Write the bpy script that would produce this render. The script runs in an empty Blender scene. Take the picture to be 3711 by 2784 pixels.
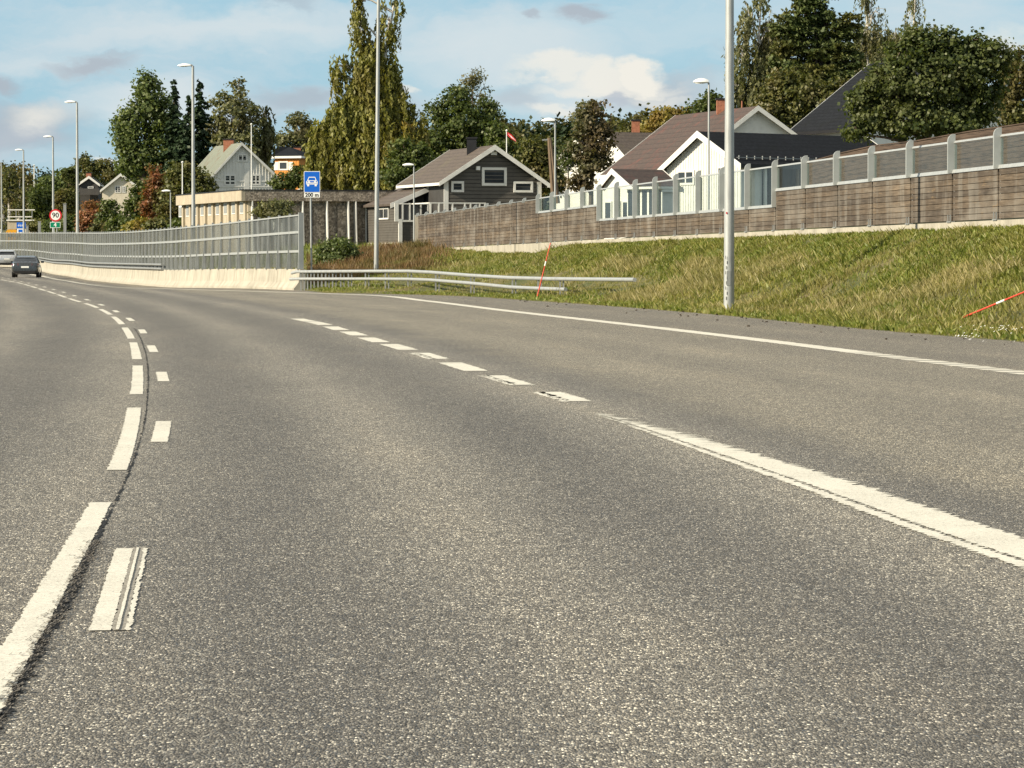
import bpy, math, random
import numpy as np
from mathutils import Vector, Matrix
R=math.radians
rng=np.random.default_rng(7); random.seed(7)
scene=bpy.context.scene; COL=scene.collection
# ---------------------------------------------------------------- camera model (full photograph pixels)
F=12600.0; CX=1855.5; CY=1392.0; HZ=933.0; CAMH=1.35; D=1.6785
PIT=math.atan((CY-HZ)/F); cp,sp=math.cos(PIT),math.sin(PIT)
def ray(px,py):
    x=(px-CX)/F; y=-(py-CY)/F
    return Vector((x,cp+y*sp,-sp+y*cp))
def at(px,py,Y):
    d=ray(px,py); k=Y/d.y
    return Vector((d.x*k,Y,CAMH+d.z*k))
def GP(px,py,z=0.0):
    d=ray(px,py); k=(z-CAMH)/d.z
    return Vector((d.x*k,d.y*k,z))
def plane_hit(px,py,p0,n):
    d=ray(px,py); o=Vector((0,0,CAMH)); k=(p0-o).dot(n)/d.dot(n)
    return o+d*k
def sm(a,b,x):
    t=np.clip((x-a)/(b-a),0,1); return t*t*(3-2*t)
# ---------------------------------------------------------------- object helpers
def tag(o,label=None,cat=None,group=None,kind=None):
    if label: o['label']=label
    if cat: o['category']=cat
    if group: o['group']=group
    if kind: o['kind']=kind
    return o
def thing(name,label,cat,loc=(0,0,0),group=None):
    o=bpy.data.objects.new(name,None); o.empty_display_size=.3; COL.objects.link(o); o.location=loc
    return tag(o,label,cat,group)
class MB:
    def __init__(s): s.v=[]; s.f=[]
    def poly(s,pts):
        n=len(s.v); s.v+= [tuple(p) for p in pts]; s.f.append(tuple(range(n,n+len(pts)))); return s
    def hexa(s,b,t):   # bottom loop, top loop (same length)
        n=len(s.v); k=len(b); s.v+=[tuple(p) for p in b]+[tuple(p) for p in t]
        s.f.append(tuple(range(n+k-1,n-1,-1))); s.f.append(tuple(range(n+k,n+2*k)))
        for i in range(k):
            j=(i+1)%k; s.f.append((n+i,n+j,n+k+j,n+k+i))
        return s
    def box(s,c,size,ax=None):
        c=Vector(c); hx,hy,hz=[q/2 for q in size]
        ax=ax or (Vector((1,0,0)),Vector((0,1,0)),Vector((0,0,1)))
        P=lambda a,b,d: c+ax[0]*(a*hx)+ax[1]*(b*hy)+ax[2]*(d*hz)
        return s.hexa([P(-1,-1,-1),P(1,-1,-1),P(1,1,-1),P(-1,1,-1)],[P(-1,-1,1),P(1,-1,1),P(1,1,1),P(-1,1,1)])
    def bar(s,a,b,w,h,up=Vector((0,0,1))):
        a=Vector(a); b=Vector(b); d=(b-a); L=d.length; d.normalize()
        x=d.cross(up); x.normalize(); z=x.cross(d)
        return s.box((a+b)/2,(w,L,h),(x,d,z))
    def prism(s,pts,vec):
        vec=Vector(vec); return s.hexa([Vector(p) for p in pts],[Vector(p)+vec for p in pts])
    def tube(s,pts,rad,n=10,cap=True):
        pts=[Vector(p) for p in pts]
        if not hasattr(rad,'__len__'): rad=[rad]*len(pts)
        base=len(s.v)
        for i,p in enumerate(pts):
            d=(pts[min(i+1,len(pts)-1)]-pts[max(i-1,0)]).normalized()
            r=Vector((0,0,1)) if abs(d.z)<.9 else Vector((0,1,0))
            x=d.cross(r).normalized(); y=x.cross(d)
            for k in range(n):
                a=2*math.pi*k/n; s.v.append(tuple(p+(x*math.cos(a)+y*math.sin(a))*rad[i]))
        for i in range(len(pts)-1):
            for k in range(n):
                j=(k+1)%n; s.f.append((base+i*n+k,base+i*n+j,base+(i+1)*n+j,base+(i+1)*n+k))
        if cap:
            s.f.append(tuple(base+k for k in range(n-1,-1,-1))); m=base+(len(pts)-1)*n
            s.f.append(tuple(m+k for k in range(n)))
        return s
    def loft(s,rings,cap=True):
        n=len(rings[0]); b=len(s.v)
        for r in rings: s.v+=[tuple(p) for p in r]
        for i in range(len(rings)-1):
            for k in range(n):
                j=(k+1)%n; s.f.append((b+i*n+k,b+i*n+j,b+(i+1)*n+j,b+(i+1)*n+k))
        if cap:
            s.f.append(tuple(b+k for k in range(n-1,-1,-1))); m=b+(len(rings)-1)*n
            s.f.append(tuple(m+k for k in range(n)))
        return s
def fix(me):
    import bmesh
    bm=bmesh.new(); bm.from_mesh(me); bmesh.ops.recalc_face_normals(bm,faces=bm.faces); bm.to_mesh(me); bm.free()
def build(name,mb,mat,parent=None,smooth=False,recalc=True):
    """link one mesh object; vertices are in world space and made local to the parent's base"""
    off=Vector((0,0,0)); p=parent
    while p is not None: off+=Vector(p.location); p=p.parent
    me=bpy.data.meshes.new(name); me.from_pydata([tuple(Vector(v)-off) for v in mb.v],[],mb.f)
    if recalc: fix(me)
    if smooth:
        me.polygons.foreach_set('use_smooth',[True]*len(me.polygons))
        try: me.set_sharp_from_angle(angle=R(38))
        except Exception: pass
    me.materials.append(mat)
    o=bpy.data.objects.new(name,me); COL.objects.link(o); o.parent=parent
    return o
def build_top(name,mb,mat,label,cat,group=None,smooth=False,kind=None):
    v=np.array(mb.v); c=v.mean(0); base=Vector((c[0],c[1],v[:,2].min()))
    mb.v=[tuple(Vector(q)-base) for q in mb.v]
    o=build(name,mb,mat,None,smooth); o.location=base
    return tag(o,label,cat,group,kind)
def quads(name,V,mat,parent=None,off=None):
    """V: (n,4,3) float array -> mesh of separate quads"""
    V=np.asarray(V,dtype=np.float32); n=len(V)
    if off is None:
        off=Vector((0,0,0)); p=parent
        while p is not None: off+=Vector(p.location); p=p.parent
    V=V-np.array(off,dtype=np.float32)
    me=bpy.data.meshes.new(name)
    me.vertices.add(4*n); me.vertices.foreach_set('co',V.reshape(-1))
    me.loops.add(4*n); me.loops.foreach_set('vertex_index',np.arange(4*n,dtype=np.int32))
    me.polygons.add(n); me.polygons.foreach_set('loop_start',np.arange(0,4*n,4,dtype=np.int32))
    me.polygons.foreach_set('loop_total',np.full(n,4,dtype=np.int32))
    me.update(calc_edges=True); me.materials.append(mat)
    o=bpy.data.objects.new(name,me); COL.objects.link(o); o.parent=parent
    return o
def copy_tree(o,parent=None):
    c=o.copy(); COL.objects.link(c); c.parent=parent
    for ch in o.children: copy_tree(ch,c)
    return c
# ---------------------------------------------------------------- materials
M={}
def newmat(name):
    m=bpy.data.materials.new(name); m.use_nodes=True; nt=m.node_tree
    b=nt.nodes['Principled BSDF']; M[name]=m
    return m,nt,b
def N(nt,t,**k):
    n=nt.nodes.new(t)
    for a,v in k.items():
        if a.startswith('i_'):
            key=a[2:]; key=int(key) if key.isdigit() else key.replace('_',' ')
            n.inputs[key].default_value=v
        else: setattr(n,a,v)
    return n
def ramp(nt,fac,stops,interp='LINEAR'):
    r=nt.nodes.new('ShaderNodeValToRGB'); e=r.color_ramp.elements; r.color_ramp.interpolation=interp
    while len(e)<len(stops): e.new(.5)
    for q,(p,c) in zip(e,stops): q.position=p; q.color=(c[0],c[1],c[2],1)
    nt.links.new(fac,r.inputs[0]); return r.outputs[0]
def noise(nt,co,scale,detail=3,rough=.55,stretch=None,out='Fac'):
    if stretch:
        mp=N(nt,'ShaderNodeMapping'); mp.inputs['Scale'].default_value=stretch; nt.links.new(co,mp.inputs[0]); co=mp.outputs[0]
    n=N(nt,'ShaderNodeTexNoise',i_Scale=scale,i_Detail=detail,i_Roughness=rough); nt.links.new(co,n.inputs['Vector'])
    return n.outputs[out]
def mixc(nt,fac,a,b,mode='MIX'):
    n=N(nt,'ShaderNodeMix',data_type='RGBA',blend_type=mode)
    for s,v in ((n.inputs[0],fac),(n.inputs[6],a),(n.inputs[7],b)):
        if hasattr(v,'links') : nt.links.new(v,s)
        elif hasattr(v,'__len__'): s.default_value=(v[0],v[1],v[2],1)
        else: s.default_value=v
    return n.outputs[2]
def mathn(nt,op,a,b=None,c=None,clamp=False):
    n=N(nt,'ShaderNodeMath',operation=op); n.use_clamp=clamp
    for i,v in enumerate((a,b,c)):
        if v is None: continue
        if hasattr(v,'links'): nt.links.new(v,n.inputs[i])
        else: n.inputs[i].default_value=v
    return n.outputs[0]
def bump(nt,b,h,strength=.3,dist=.02):
    n=N(nt,'ShaderNodeBump',i_Strength=strength,i_Distance=dist); nt.links.new(h,n.inputs['Height']); nt.links.new(n.outputs[0],b.inputs['Normal'])
def geo(nt): return N(nt,'ShaderNodeNewGeometry').outputs['Position']
def basic(name,c,rough=.6,metal=0,var=.15,scale=3,bmp=0,spec=.5,stretch=None,detail=4):
    m,nt,b=newmat(name); spec*=.7; co=geo(nt)
    f=noise(nt,co,scale,detail,.6,stretch)
    d=[max(0,q*(1-var*2)) for q in c]; l=[min(1,q*(1+var)) for q in c]
    nt.links.new(ramp(nt,f,[(.3,d),(.5,c),(.7,l)]),b.inputs['Base Color'])
    b.inputs['Roughness'].default_value=rough; b.inputs['Metallic'].default_value=metal
    b.inputs['Specular IOR Level'].default_value=spec
    if bmp: bump(nt,b,f,bmp,.02)
    return m
basic('galv',(.27,.28,.275),.55,.35,.12,2.0,stretch=(2,2,.6))
basic('galv_pale',(.36,.375,.37),.5,.3,.10,5,stretch=(3,3,.4))
basic('alu_frame',(.34,.355,.345),.5,.2,.06,2)
basic('screen_frame',(.30,.315,.31),.55,.2,.08,2)
basic('white_wood',(.64,.63,.59),.6,0,.05,2)
basic('white_trim',(.66,.65,.61),.55,0,.06,2)
basic('cream_wall',(.62,.56,.44),.7,0,.06,2)
basic('grey_siding',(.085,.078,.068),.7,0,.08,1.5)
basic('dark_siding',(.045,.043,.041),.7,0,.1,1.5)
basic('ochre_wood',(.55,.22,.035),.65,0,.08,2)
basic('brick',(.30,.12,.07),.85,0,.2,6,.2)
basic('black_metal',(.02,.02,.022),.5,.2,.1,3)
basic('rubber',(.015,.015,.015),.8,0,.1,8)
basic('window_glass',(.03,.035,.04),.08,0,.3,.6,spec=.9)
basic('dark_interior',(.012,.011,.010),.9,0,.1,3)  # near-black; also carries the porch shade in its colour
basic('bark',(.10,.075,.055),.9,0,.3,5,.4,stretch=(3,3,.6))
basic('birch_bark',(.48,.45,.40),.8,0,.35,4,.2,stretch=(1,1,3))
basic('telegraph_wood',(.16,.115,.075),.85,0,.2,5,.2,stretch=(4,4,.4))
basic('sign_white',(.78,.78,.75),.5,0,.02,2)
basic('sign_blue',(.006,.11,.52),.4,0,.03,2)
basic('sign_green',(.0,.20,.10),.4,0,.03,2)
basic('sign_red',(.55,.02,.03),.4,0,.03,2)
basic('sign_black',(.015,.015,.015),.5,0,.02,2)
basic('sign_back',(.33,.34,.34),.5,.4,.08,3)
basic('pole_red',(.62,.07,.04),.5,0,.08,4)
basic('flag_red',(.6,.03,.04),.8,0,.03,3)
basic('yellow_paint',(.62,.30,.02),.4,0,.05,3)
basic('car_plate',(.75,.75,.72),.5,0,.04,9)
basic('tail_lens',(.25,.01,.01),.15,0,.1,9,spec=.8)
basic('lamp_glass',(.7,.7,.66),.2,0,.05,9,spec=.8)
def paint(name,c,rough=.25,metal=.5):
    m,nt,b=newmat(name); b.inputs['Base Color'].default_value=(*c,1); b.inputs['Roughness'].default_value=rough
    b.inputs['Metallic'].default_value=metal; b.inputs['Coat Weight'].default_value=.8; b.inputs['Coat Roughness'].default_value=.08
    f=noise(nt,geo(nt),9,3); nt.links.new(ramp(nt,f,[(.3,(rough*.8,)*3),(.7,(rough*1.4,)*3)]),b.inputs['Roughness'])
    return m
paint('paint_dark',(.055,.06,.062)); paint('paint_silver',(.50,.52,.54),.3,.35); paint('paint_black',(.006,.007,.010),.18,.2)
# tar-and-stone asphalt; UV = metres (across, along)
def asphalt(name):
    m,nt,b=newmat(name); co=geo(nt)
    uv=N(nt,'ShaderNodeUVMap').outputs[0]; sep=N(nt,'ShaderNodeSeparateXYZ'); nt.links.new(uv,sep.inputs[0]); u,v=sep.outputs[0],sep.outputs[1]
    vo=N(nt,'ShaderNodeTexVoronoi',i_Scale=135); cs_=N(nt,'ShaderNodeMapping'); cs_.inputs['Scale'].default_value=(1,.38,1); nt.links.new(co,cs_.inputs[0]); nt.links.new(cs_.outputs[0],vo.inputs['Vector'])
    wn=N(nt,'ShaderNodeSeparateColor'); nt.links.new(vo.outputs['Color'],wn.inputs[0])
    stone=ramp(nt,wn.outputs[0],[(0,(.052,.047,.038)),(.30,(.102,.093,.077)),(.60,(.162,.148,.123)),(.84,(.235,.215,.178)),(.95,(.46,.43,.355)),(1,(.72,.67,.56))])
    vo2=N(nt,'ShaderNodeTexVoronoi',i_Scale=240); nt.links.new(cs_.outputs[0],vo2.inputs['Vector'])
    wn2=N(nt,'ShaderNodeSeparateColor'); nt.links.new(vo2.outputs['Color'],wn2.inputs[0])
    fine=ramp(nt,wn2.outputs[1],[(0,(.45,.45,.45)),(1,(1.5,1.5,1.5))])
    c=mixc(nt,.7,stone,fine,'MULTIPLY')
    # grit at arm's length and broad mottling
    g=noise(nt,co,26,3,.6); c=mixc(nt,1,c,ramp(nt,g,[(.3,(.62,.62,.62)),(.7,(1.35,1.34,1.32))]),'MULTIPLY')
    g=noise(nt,co,6,4,.6); c=mixc(nt,1,c,ramp(nt,g,[(.3,(.80,.80,.80)),(.7,(1.2,1.2,1.19))]),'MULTIPLY')
    g=noise(nt,uv,1,4,.6,stretch=(.9,.13,1)); c=mixc(nt,1,c,ramp(nt,g,[(.32,(.84,.84,.85)),(.55,(1.0,1.0,1.0)),(.70,(1.14,1.12,1.09))]),'MULTIPLY')
    # the added slip lane is an older, browner mix than the lanes left of its line
    wob=noise(nt,uv,.4,2); uu=mathn(nt,'ADD',u,mathn(nt,'MULTIPLY',mathn(nt,'SUBTRACT',wob,.5),1.2))
    lane=N(nt,'ShaderNodeMapRange'); nt.links.new(uu,lane.inputs[0]); lane.inputs[1].default_value=4.2; lane.inputs[2].default_value=5.2; lane.interpolation_type='SMOOTHSTEP'
    c=mixc(nt,lane.outputs[0],c,mixc(nt,1,c,(1.17,1.14,1.06),'MULTIPLY'))
    sh=N(nt,'ShaderNodeMapRange'); nt.links.new(u,sh.inputs[0]); sh.inputs[1].default_value=9.4; sh.inputs[2].default_value=9.9
    c=mixc(nt,sh.outputs[0],c,mixc(nt,1,c,(.86,.86,.88),'MULTIPLY'))
    # tyre-polished tracks
    tr=mathn(nt,'ABSOLUTE',mathn(nt,'SINE',mathn(nt,'MULTIPLY',mathn(nt,'ADD',u,-1.65),math.pi/2.05)))
    c=mixc(nt,mathn(nt,'SUBTRACT',1.0,mathn(nt,'MULTIPLY',lane.outputs[0],.7)),c,ramp(nt,tr,[(0,(1.22,1.21,1.19)),(.5,(1.02,1.02,1.02)),(1,(.74,.74,.75))]),'MULTIPLY')
    nt.links.new(c,b.inputs['Base Color'])
    nt.links.new(ramp(nt,wn.outputs[1],[(0,(.95,)*3),(.8,(.75,)*3),(1,(.45,)*3)]),b.inputs['Roughness'])
    h=mathn(nt,'ADD',mathn(nt,'MULTIPLY',vo.outputs['Distance'],-1.2),mathn(nt,'MULTIPLY',vo2.outputs['Distance'],-.3))
    bump(nt,b,mathn(nt,'ADD',h,mathn(nt,'MULTIPLY',wn.outputs[2],.5)),.85,.006)
    return m
asphalt('asphalt')
def roadpaint():
    m,nt,b=newmat('road_paint'); co=geo(nt)
    g=noise(nt,co,30,5,.7); big=noise(nt,co,1.3,4,.6)
    c=ramp(nt,g,[(.25,(.46,.43,.36)),(.45,(.60,.57,.48)),(.7,(.72,.69,.58))])
    c=mixc(nt,ramp(nt,big,[(.35,(.25,)*3),(.6,(0,)*3)]),c,(.45,.42,.34))
    w=noise(nt,co,75,3,.7); wear=ramp(nt,mathn(nt,'ADD',w,mathn(nt,'MULTIPLY',big,.25)),[(.49,(1,)*3),(.44,(0,)*3)] if False else [(.455,(0,)*3),(.525,(1,)*3)])
    c=mixc(nt,wear,(.16,.145,.12),c); nt.links.new(c,b.inputs['Base Color'])
    b.inputs['Roughness'].default_value=.7; bump(nt,b,w,.6,.004); return m
roadpaint()
basic('worn_paint',(.26,.24,.20),.8,0,.25,30,.4)
basic('crack_tar',(.012,.012,.012),.9,0,.6,60,1)
def concrete(name,c,stain):
    m,nt,b=newmat(name); co=geo(nt)
    a=noise(nt,co,1.2,5,.6); st=noise(nt,co,1,4,.65,stretch=(1.8,1.8,.35)); fine=noise(nt,co,40,3)
    k=ramp(nt,a,[(.3,[q*.8 for q in c]),(.6,c),(.75,[min(1,q*1.1) for q in c])])
    k=mixc(nt,ramp(nt,st,[(.46,(0,)*3),(.70,(.75,)*3)]),k,stain)
    k=mixc(nt,.5,k,ramp(nt,fine,[(.3,(.8,)*3),(.7,(1.15,)*3)]),'MULTIPLY')
    nt.links.new(k,b.inputs['Base Color']); b.inputs['Roughness'].default_value=.85; bump(nt,b,fine,.4,.01); return m
concrete('concrete',(.40,.372,.305),(.21,.19,.15))
concrete('aggregate_pale',(.42,.365,.27),(.30,.25,.19))
def aggregate():
    m,nt,b=newmat('aggregate_dark'); co=geo(nt)
    v=N(nt,'ShaderNodeTexVoronoi',i_Scale=9); nt.links.new(co,v.inputs['Vector']); s=N(nt,'ShaderNodeSeparateColor'); nt.links.new(v.outputs['Color'],s.inputs[0])
    k=ramp(nt,s.outputs[0],[(0,(.14,.115,.09)),(.6,(.25,.21,.165)),(1,(.42,.36,.29))]); a=noise(nt,co,1,4)
    k=mixc(nt,1,k,ramp(nt,a,[(.3,(.8,)*3),(.7,(1.15,)*3)]),'MULTIPLY'); nt.links.new(k,b.inputs['Base Color']); b.inputs['Roughness'].default_value=.9
    bump(nt,b,v.outputs['Distance'],.5,.03)
aggregate()
def plankwood():
    m,nt,b=newmat('barrier_wood'); co=geo(nt)
    oi=N(nt,'ShaderNodeObjectInfo').outputs['Random']; isl=N(nt,'ShaderNodeNewGeometry').outputs['Random Per Island']
    gr=noise(nt,co,1,6,.7,stretch=(3,1.2,34)); big=noise(nt,co,1,4,.6,stretch=(.6,.35,1.6))
    k=ramp(nt,gr,[(.3,(.036,.028,.020)),(.5,(.074,.057,.042)),(.68,(.122,.099,.077))])
    k=mixc(nt,1,k,ramp(nt,isl,[(0,(.68,.66,.64)),(.55,(1,1,1)),(1,(1.3,1.25,1.15))]),'MULTIPLY')
    k=mixc(nt,1,k,ramp(nt,oi,[(0,(.82,.80,.78)),(1,(1.15,1.13,1.08))]),'MULTIPLY')
    k=mixc(nt,ramp(nt,big,[(.48,(0,)*3),(.72,(.75,)*3)]),k,(.19,.168,.14))
    vs1=noise(nt,co,1,4,.6,stretch=(1,1.4,.25)); k=mixc(nt,ramp(nt,vs1,[(.52,(0,)*3),(.70,(.7,)*3)]),k,(.20,.185,.16))
    vs2=noise(nt,co,1,3,.6,stretch=(1,.9,.5)); k=mixc(nt,1,k,ramp(nt,vs2,[(.3,(.70,.68,.66)),(.7,(1.2,1.2,1.2))]),'MULTIPLY')
    wp=noise(nt,co,1,4,.7,stretch=(2,1.3,9)); k=mixc(nt,ramp(nt,wp,[(.62,(0,)*3),(.72,(.6,)*3)]),k,(.20,.135,.07))
    nt.links.new(k,b.inputs['Base Color']); b.inputs['Roughness'].default_value=.85; bump(nt,b,gr,.3,.01)
plankwood()
def tiles(name,c1,c2,moss,sc=(3.2,3.2,3.2),rough=.6,mossamt=.6):
    m,nt,b=newmat(name); co=geo(nt)
    a=noise(nt,co,.8,5,.65); f=noise(nt,co,1,4,.6,stretch=(6,6,3))
    k=ramp(nt,f,[(.3,c1),(.7,c2)]); k=mixc(nt,ramp(nt,a,[(.52,(0,)*3),(.72,(mossamt,)*3)]),k,moss)
    # tile courses: bands down the slope, driven by height
    sp_=N(nt,'ShaderNodeSeparateXYZ'); nt.links.new(co,sp_.inputs[0])
    w=mathn(nt,'FRACT',mathn(nt,'MULTIPLY',sp_.outputs[2],sc[2])); k=mixc(nt,1,k,ramp(nt,w,[(0,(.55,)*3),(.2,(1,)*3),(1,(1.08,)*3)]),'MULTIPLY')
    nt.links.new(k,b.inputs['Base Color']); b.inputs['Roughness'].default_value=rough
    bump(nt,b,w,.5,.05); return m
tiles('roof_brown',(.055,.042,.034),(.105,.082,.066),(.10,.085,.05),(3,3,4.0),.8)
tiles('roof_red',(.045,.029,.023),(.075,.052,.041),(.18,.045,.028),(3,3,3.0),.75,.45)
tiles('roof_black',(.007,.008,.010),(.016,.018,.022),(.010,.011,.010),(3,3,4.5),.85)
M['roof_black'].node_tree.nodes['Principled BSDF'].inputs['Specular IOR Level'].default_value=.12
tiles('roof_green',(.17,.185,.145),(.23,.25,.195),(.16,.08,.04),(3,3,.01),.8,.45)
def glass(name,tint,fac,diff,rough=.06):
    m=bpy.data.materials.new(name); M[name]=m; m.use_nodes=True; nt=m.node_tree; nt.nodes.remove(nt.nodes['Principled BSDF'])
    out=nt.nodes['Material Output']; t=N(nt,'ShaderNodeBsdfTransparent'); t.inputs[0].default_value=(*tint,1)
    g=N(nt,'ShaderNodeBsdfGlossy',i_Roughness=rough); g.inputs[0].default_value=(.9,.9,.9,1); d=N(nt,'ShaderNodeBsdfDiffuse')
    co=geo(nt); n=noise(nt,co,1,4,.6,stretch=(1.5,1.5,.5)); nt.links.new(ramp(nt,n,[(.3,[q*.7 for q in diff]),(.7,[min(1,q*1.3) for q in diff])]),d.inputs[0])
    fr=N(nt,'ShaderNodeFresnel',i_IOR=1.06); a=N(nt,'ShaderNodeMixShader'); a.inputs[0].default_value=fac
    nt.links.new(t.outputs[0],a.inputs[1]); nt.links.new(d.outputs[0],a.inputs[2])
    nt.links.new(mathn(nt,'MULTIPLY',ramp(nt,n,[(.3,(fac*.6,)*3),(.75,(min(1,fac*1.5),)*3)]),1.0),a.inputs[0])
    e=N(nt,'ShaderNodeMixShader'); lw=N(nt,'ShaderNodeLayerWeight'); lw.inputs[0].default_value=.3; nt.links.new(ramp(nt,lw.outputs['Facing'],[(0,(.03,)*3),(1,(.085,)*3)]),e.inputs[0]); nt.links.new(a.outputs[0],e.inputs[1]); nt.links.new(g.outputs[0],e.inputs[2])
    nt.links.new(e.outputs[0],out.inputs[0]); return m
glass('clear_glass',(.88,.92,.90),.025,(.24,.25,.24))
glass('smoked_glass',(.62,.64,.63),.30,(.20,.21,.205),.15)
def leafmat(name,cols,patch=None,trans=.35,pscale=.35):
    """cols: ramp colours drawn per leaf; patch: second colour that takes over in clumps"""
    m=bpy.data.materials.new(name); M[name]=m; m.use_nodes=True; nt=m.node_tree; nt.nodes.remove(nt.nodes['Principled BSDF'])
    out=nt.nodes['Material Output']; g=N(nt,'ShaderNodeNewGeometry'); co=g.outputs['Position']
    k=ramp(nt,g.outputs['Random Per Island'],[(i/(len(cols)-1),c) for i,c in enumerate(cols)])
    n=noise(nt,co,pscale*3,3); k=mixc(nt,1,k,ramp(nt,n,[(.3,(.72,.74,.7)),(.7,(1.25,1.22,1.15))]),'MULTIPLY')
    if patch:
        n=noise(nt,co,pscale,3,.6); k=mixc(nt,ramp(nt,n,[(.46,(0,)*3),(.62,(.85,)*3)]),k,patch)
    d=N(nt,'ShaderNodeBsdfDiffuse'); t=N(nt,'ShaderNodeBsdfTranslucent'); s=N(nt,'ShaderNodeBsdfGlossy',i_Roughness=.5); s.inputs[0].default_value=(.6,.6,.55,1)
    nt.links.new(k,d.inputs[0]); nt.links.new(mixc(nt,1,k,(1.3,1.35,.6),'MULTIPLY'),t.inputs[0])
    a=N(nt,'ShaderNodeMixShader'); a.inputs[0].default_value=trans; nt.links.new(d.outputs[0],a.inputs[1]); nt.links.new(t.outputs[0],a.inputs[2])
    e=N(nt,'ShaderNodeMixShader'); e.inputs[0].default_value=.035; nt.links.new(a.outputs[0],e.inputs[1]); nt.links.new(s.outputs[0],e.inputs[2])
    nt.links.new(e.outputs[0],out.inputs[0]); return m
leafmat('leaf_poplar',[(0.065,0.094,0.032),(0.102,0.138,0.043),(0.160,0.189,0.072)])
leafmat('leaf_birch',[(0.095,0.106,0.022),(0.168,0.168,0.038),(0.291,0.280,0.073)],(0.168,0.146,0.034))
leafmat('leaf_birch_grey',[(0.084,0.095,0.045),(0.140,0.146,0.067),(0.224,0.224,0.112)],(0.134,0.118,0.056))
leafmat('leaf_dark',[(0.043,0.065,0.017),(0.072,0.099,0.026),(0.123,0.145,0.043)])
leafmat('leaf_maple',[(0.039,0.058,0.018),(0.067,0.090,0.028),(0.129,0.151,0.050)],(0.095,0.106,0.034),pscale=.5)
leafmat('leaf_spruce',[(0.015,0.030,0.015),(0.027,0.048,0.022),(0.044,0.069,0.033)],None,.1)
leafmat('leaf_pine',[(0.051,0.072,0.026),(0.080,0.109,0.036),(0.116,0.138,0.051)],(0.109,0.102,0.029),.15)
leafmat('leaf_brown',[(0.084,0.067,0.039),(0.123,0.095,0.054),(0.168,0.129,0.073)],(0.095,0.099,0.045))
leafmat('leaf_red',[(0.179,0.062,0.031),(0.246,0.095,0.045),(0.146,0.101,0.045)],(0.095,0.106,0.034),pscale=.6)
leafmat('leaf_orange',[(0.269,0.112,0.062),(0.336,0.157,0.084),(0.190,0.134,0.067)],(0.202,0.112,0.056))
leafmat('leaf_yellow',[(0.145,0.145,0.032),(0.232,0.203,0.043),(0.319,0.261,0.058)],(0.203,0.131,0.036))
leafmat('leaf_autumn',[(0.056,0.069,0.020),(0.095,0.103,0.031),(0.157,0.151,0.050)],(0.129,0.106,0.039),pscale=.4)
leafmat('grass_blades',[(0.095,0.118,0.022),(0.162,0.179,0.040),(0.258,0.252,0.073),(0.325,0.286,0.112)],(0.263,0.230,0.095),.35,.33)
leafmat('grass_green',[(0.084,0.118,0.020),(0.151,0.185,0.036),(0.235,0.258,0.067)],(0.196,0.196,0.050),.35,.5)
leafmat('grass_dry',[(0.213,0.185,0.084),(0.325,0.280,0.134),(0.414,0.358,0.190)],(0.213,0.196,0.073),.3,.6)
leafmat('weeds_brown',[(0.116,0.068,0.037),(0.179,0.105,0.058),(0.252,0.168,0.084)],(0.105,0.095,0.032),.25,.5)
leafmat('forest_leaves',[(0.034,0.046,0.016),(0.063,0.071,0.023),(0.098,0.098,0.034)],(0.115,0.092,0.025),.2,.03)
leafmat('forest_needles',[(0.016,0.030,0.015),(0.028,0.046,0.021),(0.046,0.063,0.028)],None,.1,.05)
def soil():
    m,nt,b=newmat('soil_grass'); co=geo(nt)
    a=noise(nt,co,.5,6,.65); f=noise(nt,co,14,5,.7)
    k=ramp(nt,a,[(.35,(.06,.075,.018)),(.5,(.10,.10,.03)),(.65,(.16,.125,.055))]); k=mixc(nt,.8,k,ramp(nt,f,[(.3,(.5,)*3),(.7,(1.3,)*3)]),'MULTIPLY')
    nt.links.new(k,b.inputs['Base Color']); b.inputs['Roughness'].default_value=.95; bump(nt,b,f,.8,.06)
soil()

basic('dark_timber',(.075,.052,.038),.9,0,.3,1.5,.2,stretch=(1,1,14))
basic('scuff_mark',(.05,.05,.05),.8,0,.2,9)
# ---------------------------------------------------------------- road geometry
def interp_path(pts):
    pts=sorted(pts); ys=np.array([p[0] for p in pts]); xs=np.array([p[1] for p in pts])
    m=np.gradient(xs,ys)
    def f(y):
        y=np.asarray(y,dtype=float); i=np.clip(np.searchsorted(ys,y)-1,0,len(ys)-2); h=ys[i+1]-ys[i]; t=(y-ys[i])/h
        a=(2*t**3-3*t**2+1)*xs[i]+(t**3-2*t**2+t)*h*m[i]+(-2*t**3+3*t**2)*xs[i+1]+(t**3-t**2)*h*m[i+1]
        lo=xs[0]+(y-ys[0])*m[0]; hi=xs[-1]+(y-ys[-1])*m[-1]
        return np.where(y<ys[0],lo,np.where(y>ys[-1],hi,a))
    return f
cl=[(593,1565),(589,1366),(551,1265),(517,1202),(473,1158),(419,1128),(365,1105),(316,1087),(260,1069),(170,1043),(88,1022)]
cpts=[(GP(*p).y,GP(*p).x) for p in cl]
p0=GP(403,2139); cpts=[(p0.y,p0.x)]+cpts+[(212,-30.6),(254,-37.9),(296,-45.2),(345,-56),(400,-70),(500,-105),(620,-165)]
Cx=interp_path([(-30,cpts[0][1]+.25)]+cpts) if False else interp_path(cpts)
def zr(x,y):
    x=np.asarray(x,float); y=np.asarray(y,float); off=x-Cx(y)
    return -.14*sm(148,176,y)*(1-sm(222,256,y))*sm(2.0,4.6,off)+.42*sm(275,335,y)+.5*sm(335,600,y)
def GR(px,py):       # pixel -> road surface
    z=0.
    for _ in range(12):
        p=GP(px,py,z); z=float(zr(p.x,p.y))
    return p
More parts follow.
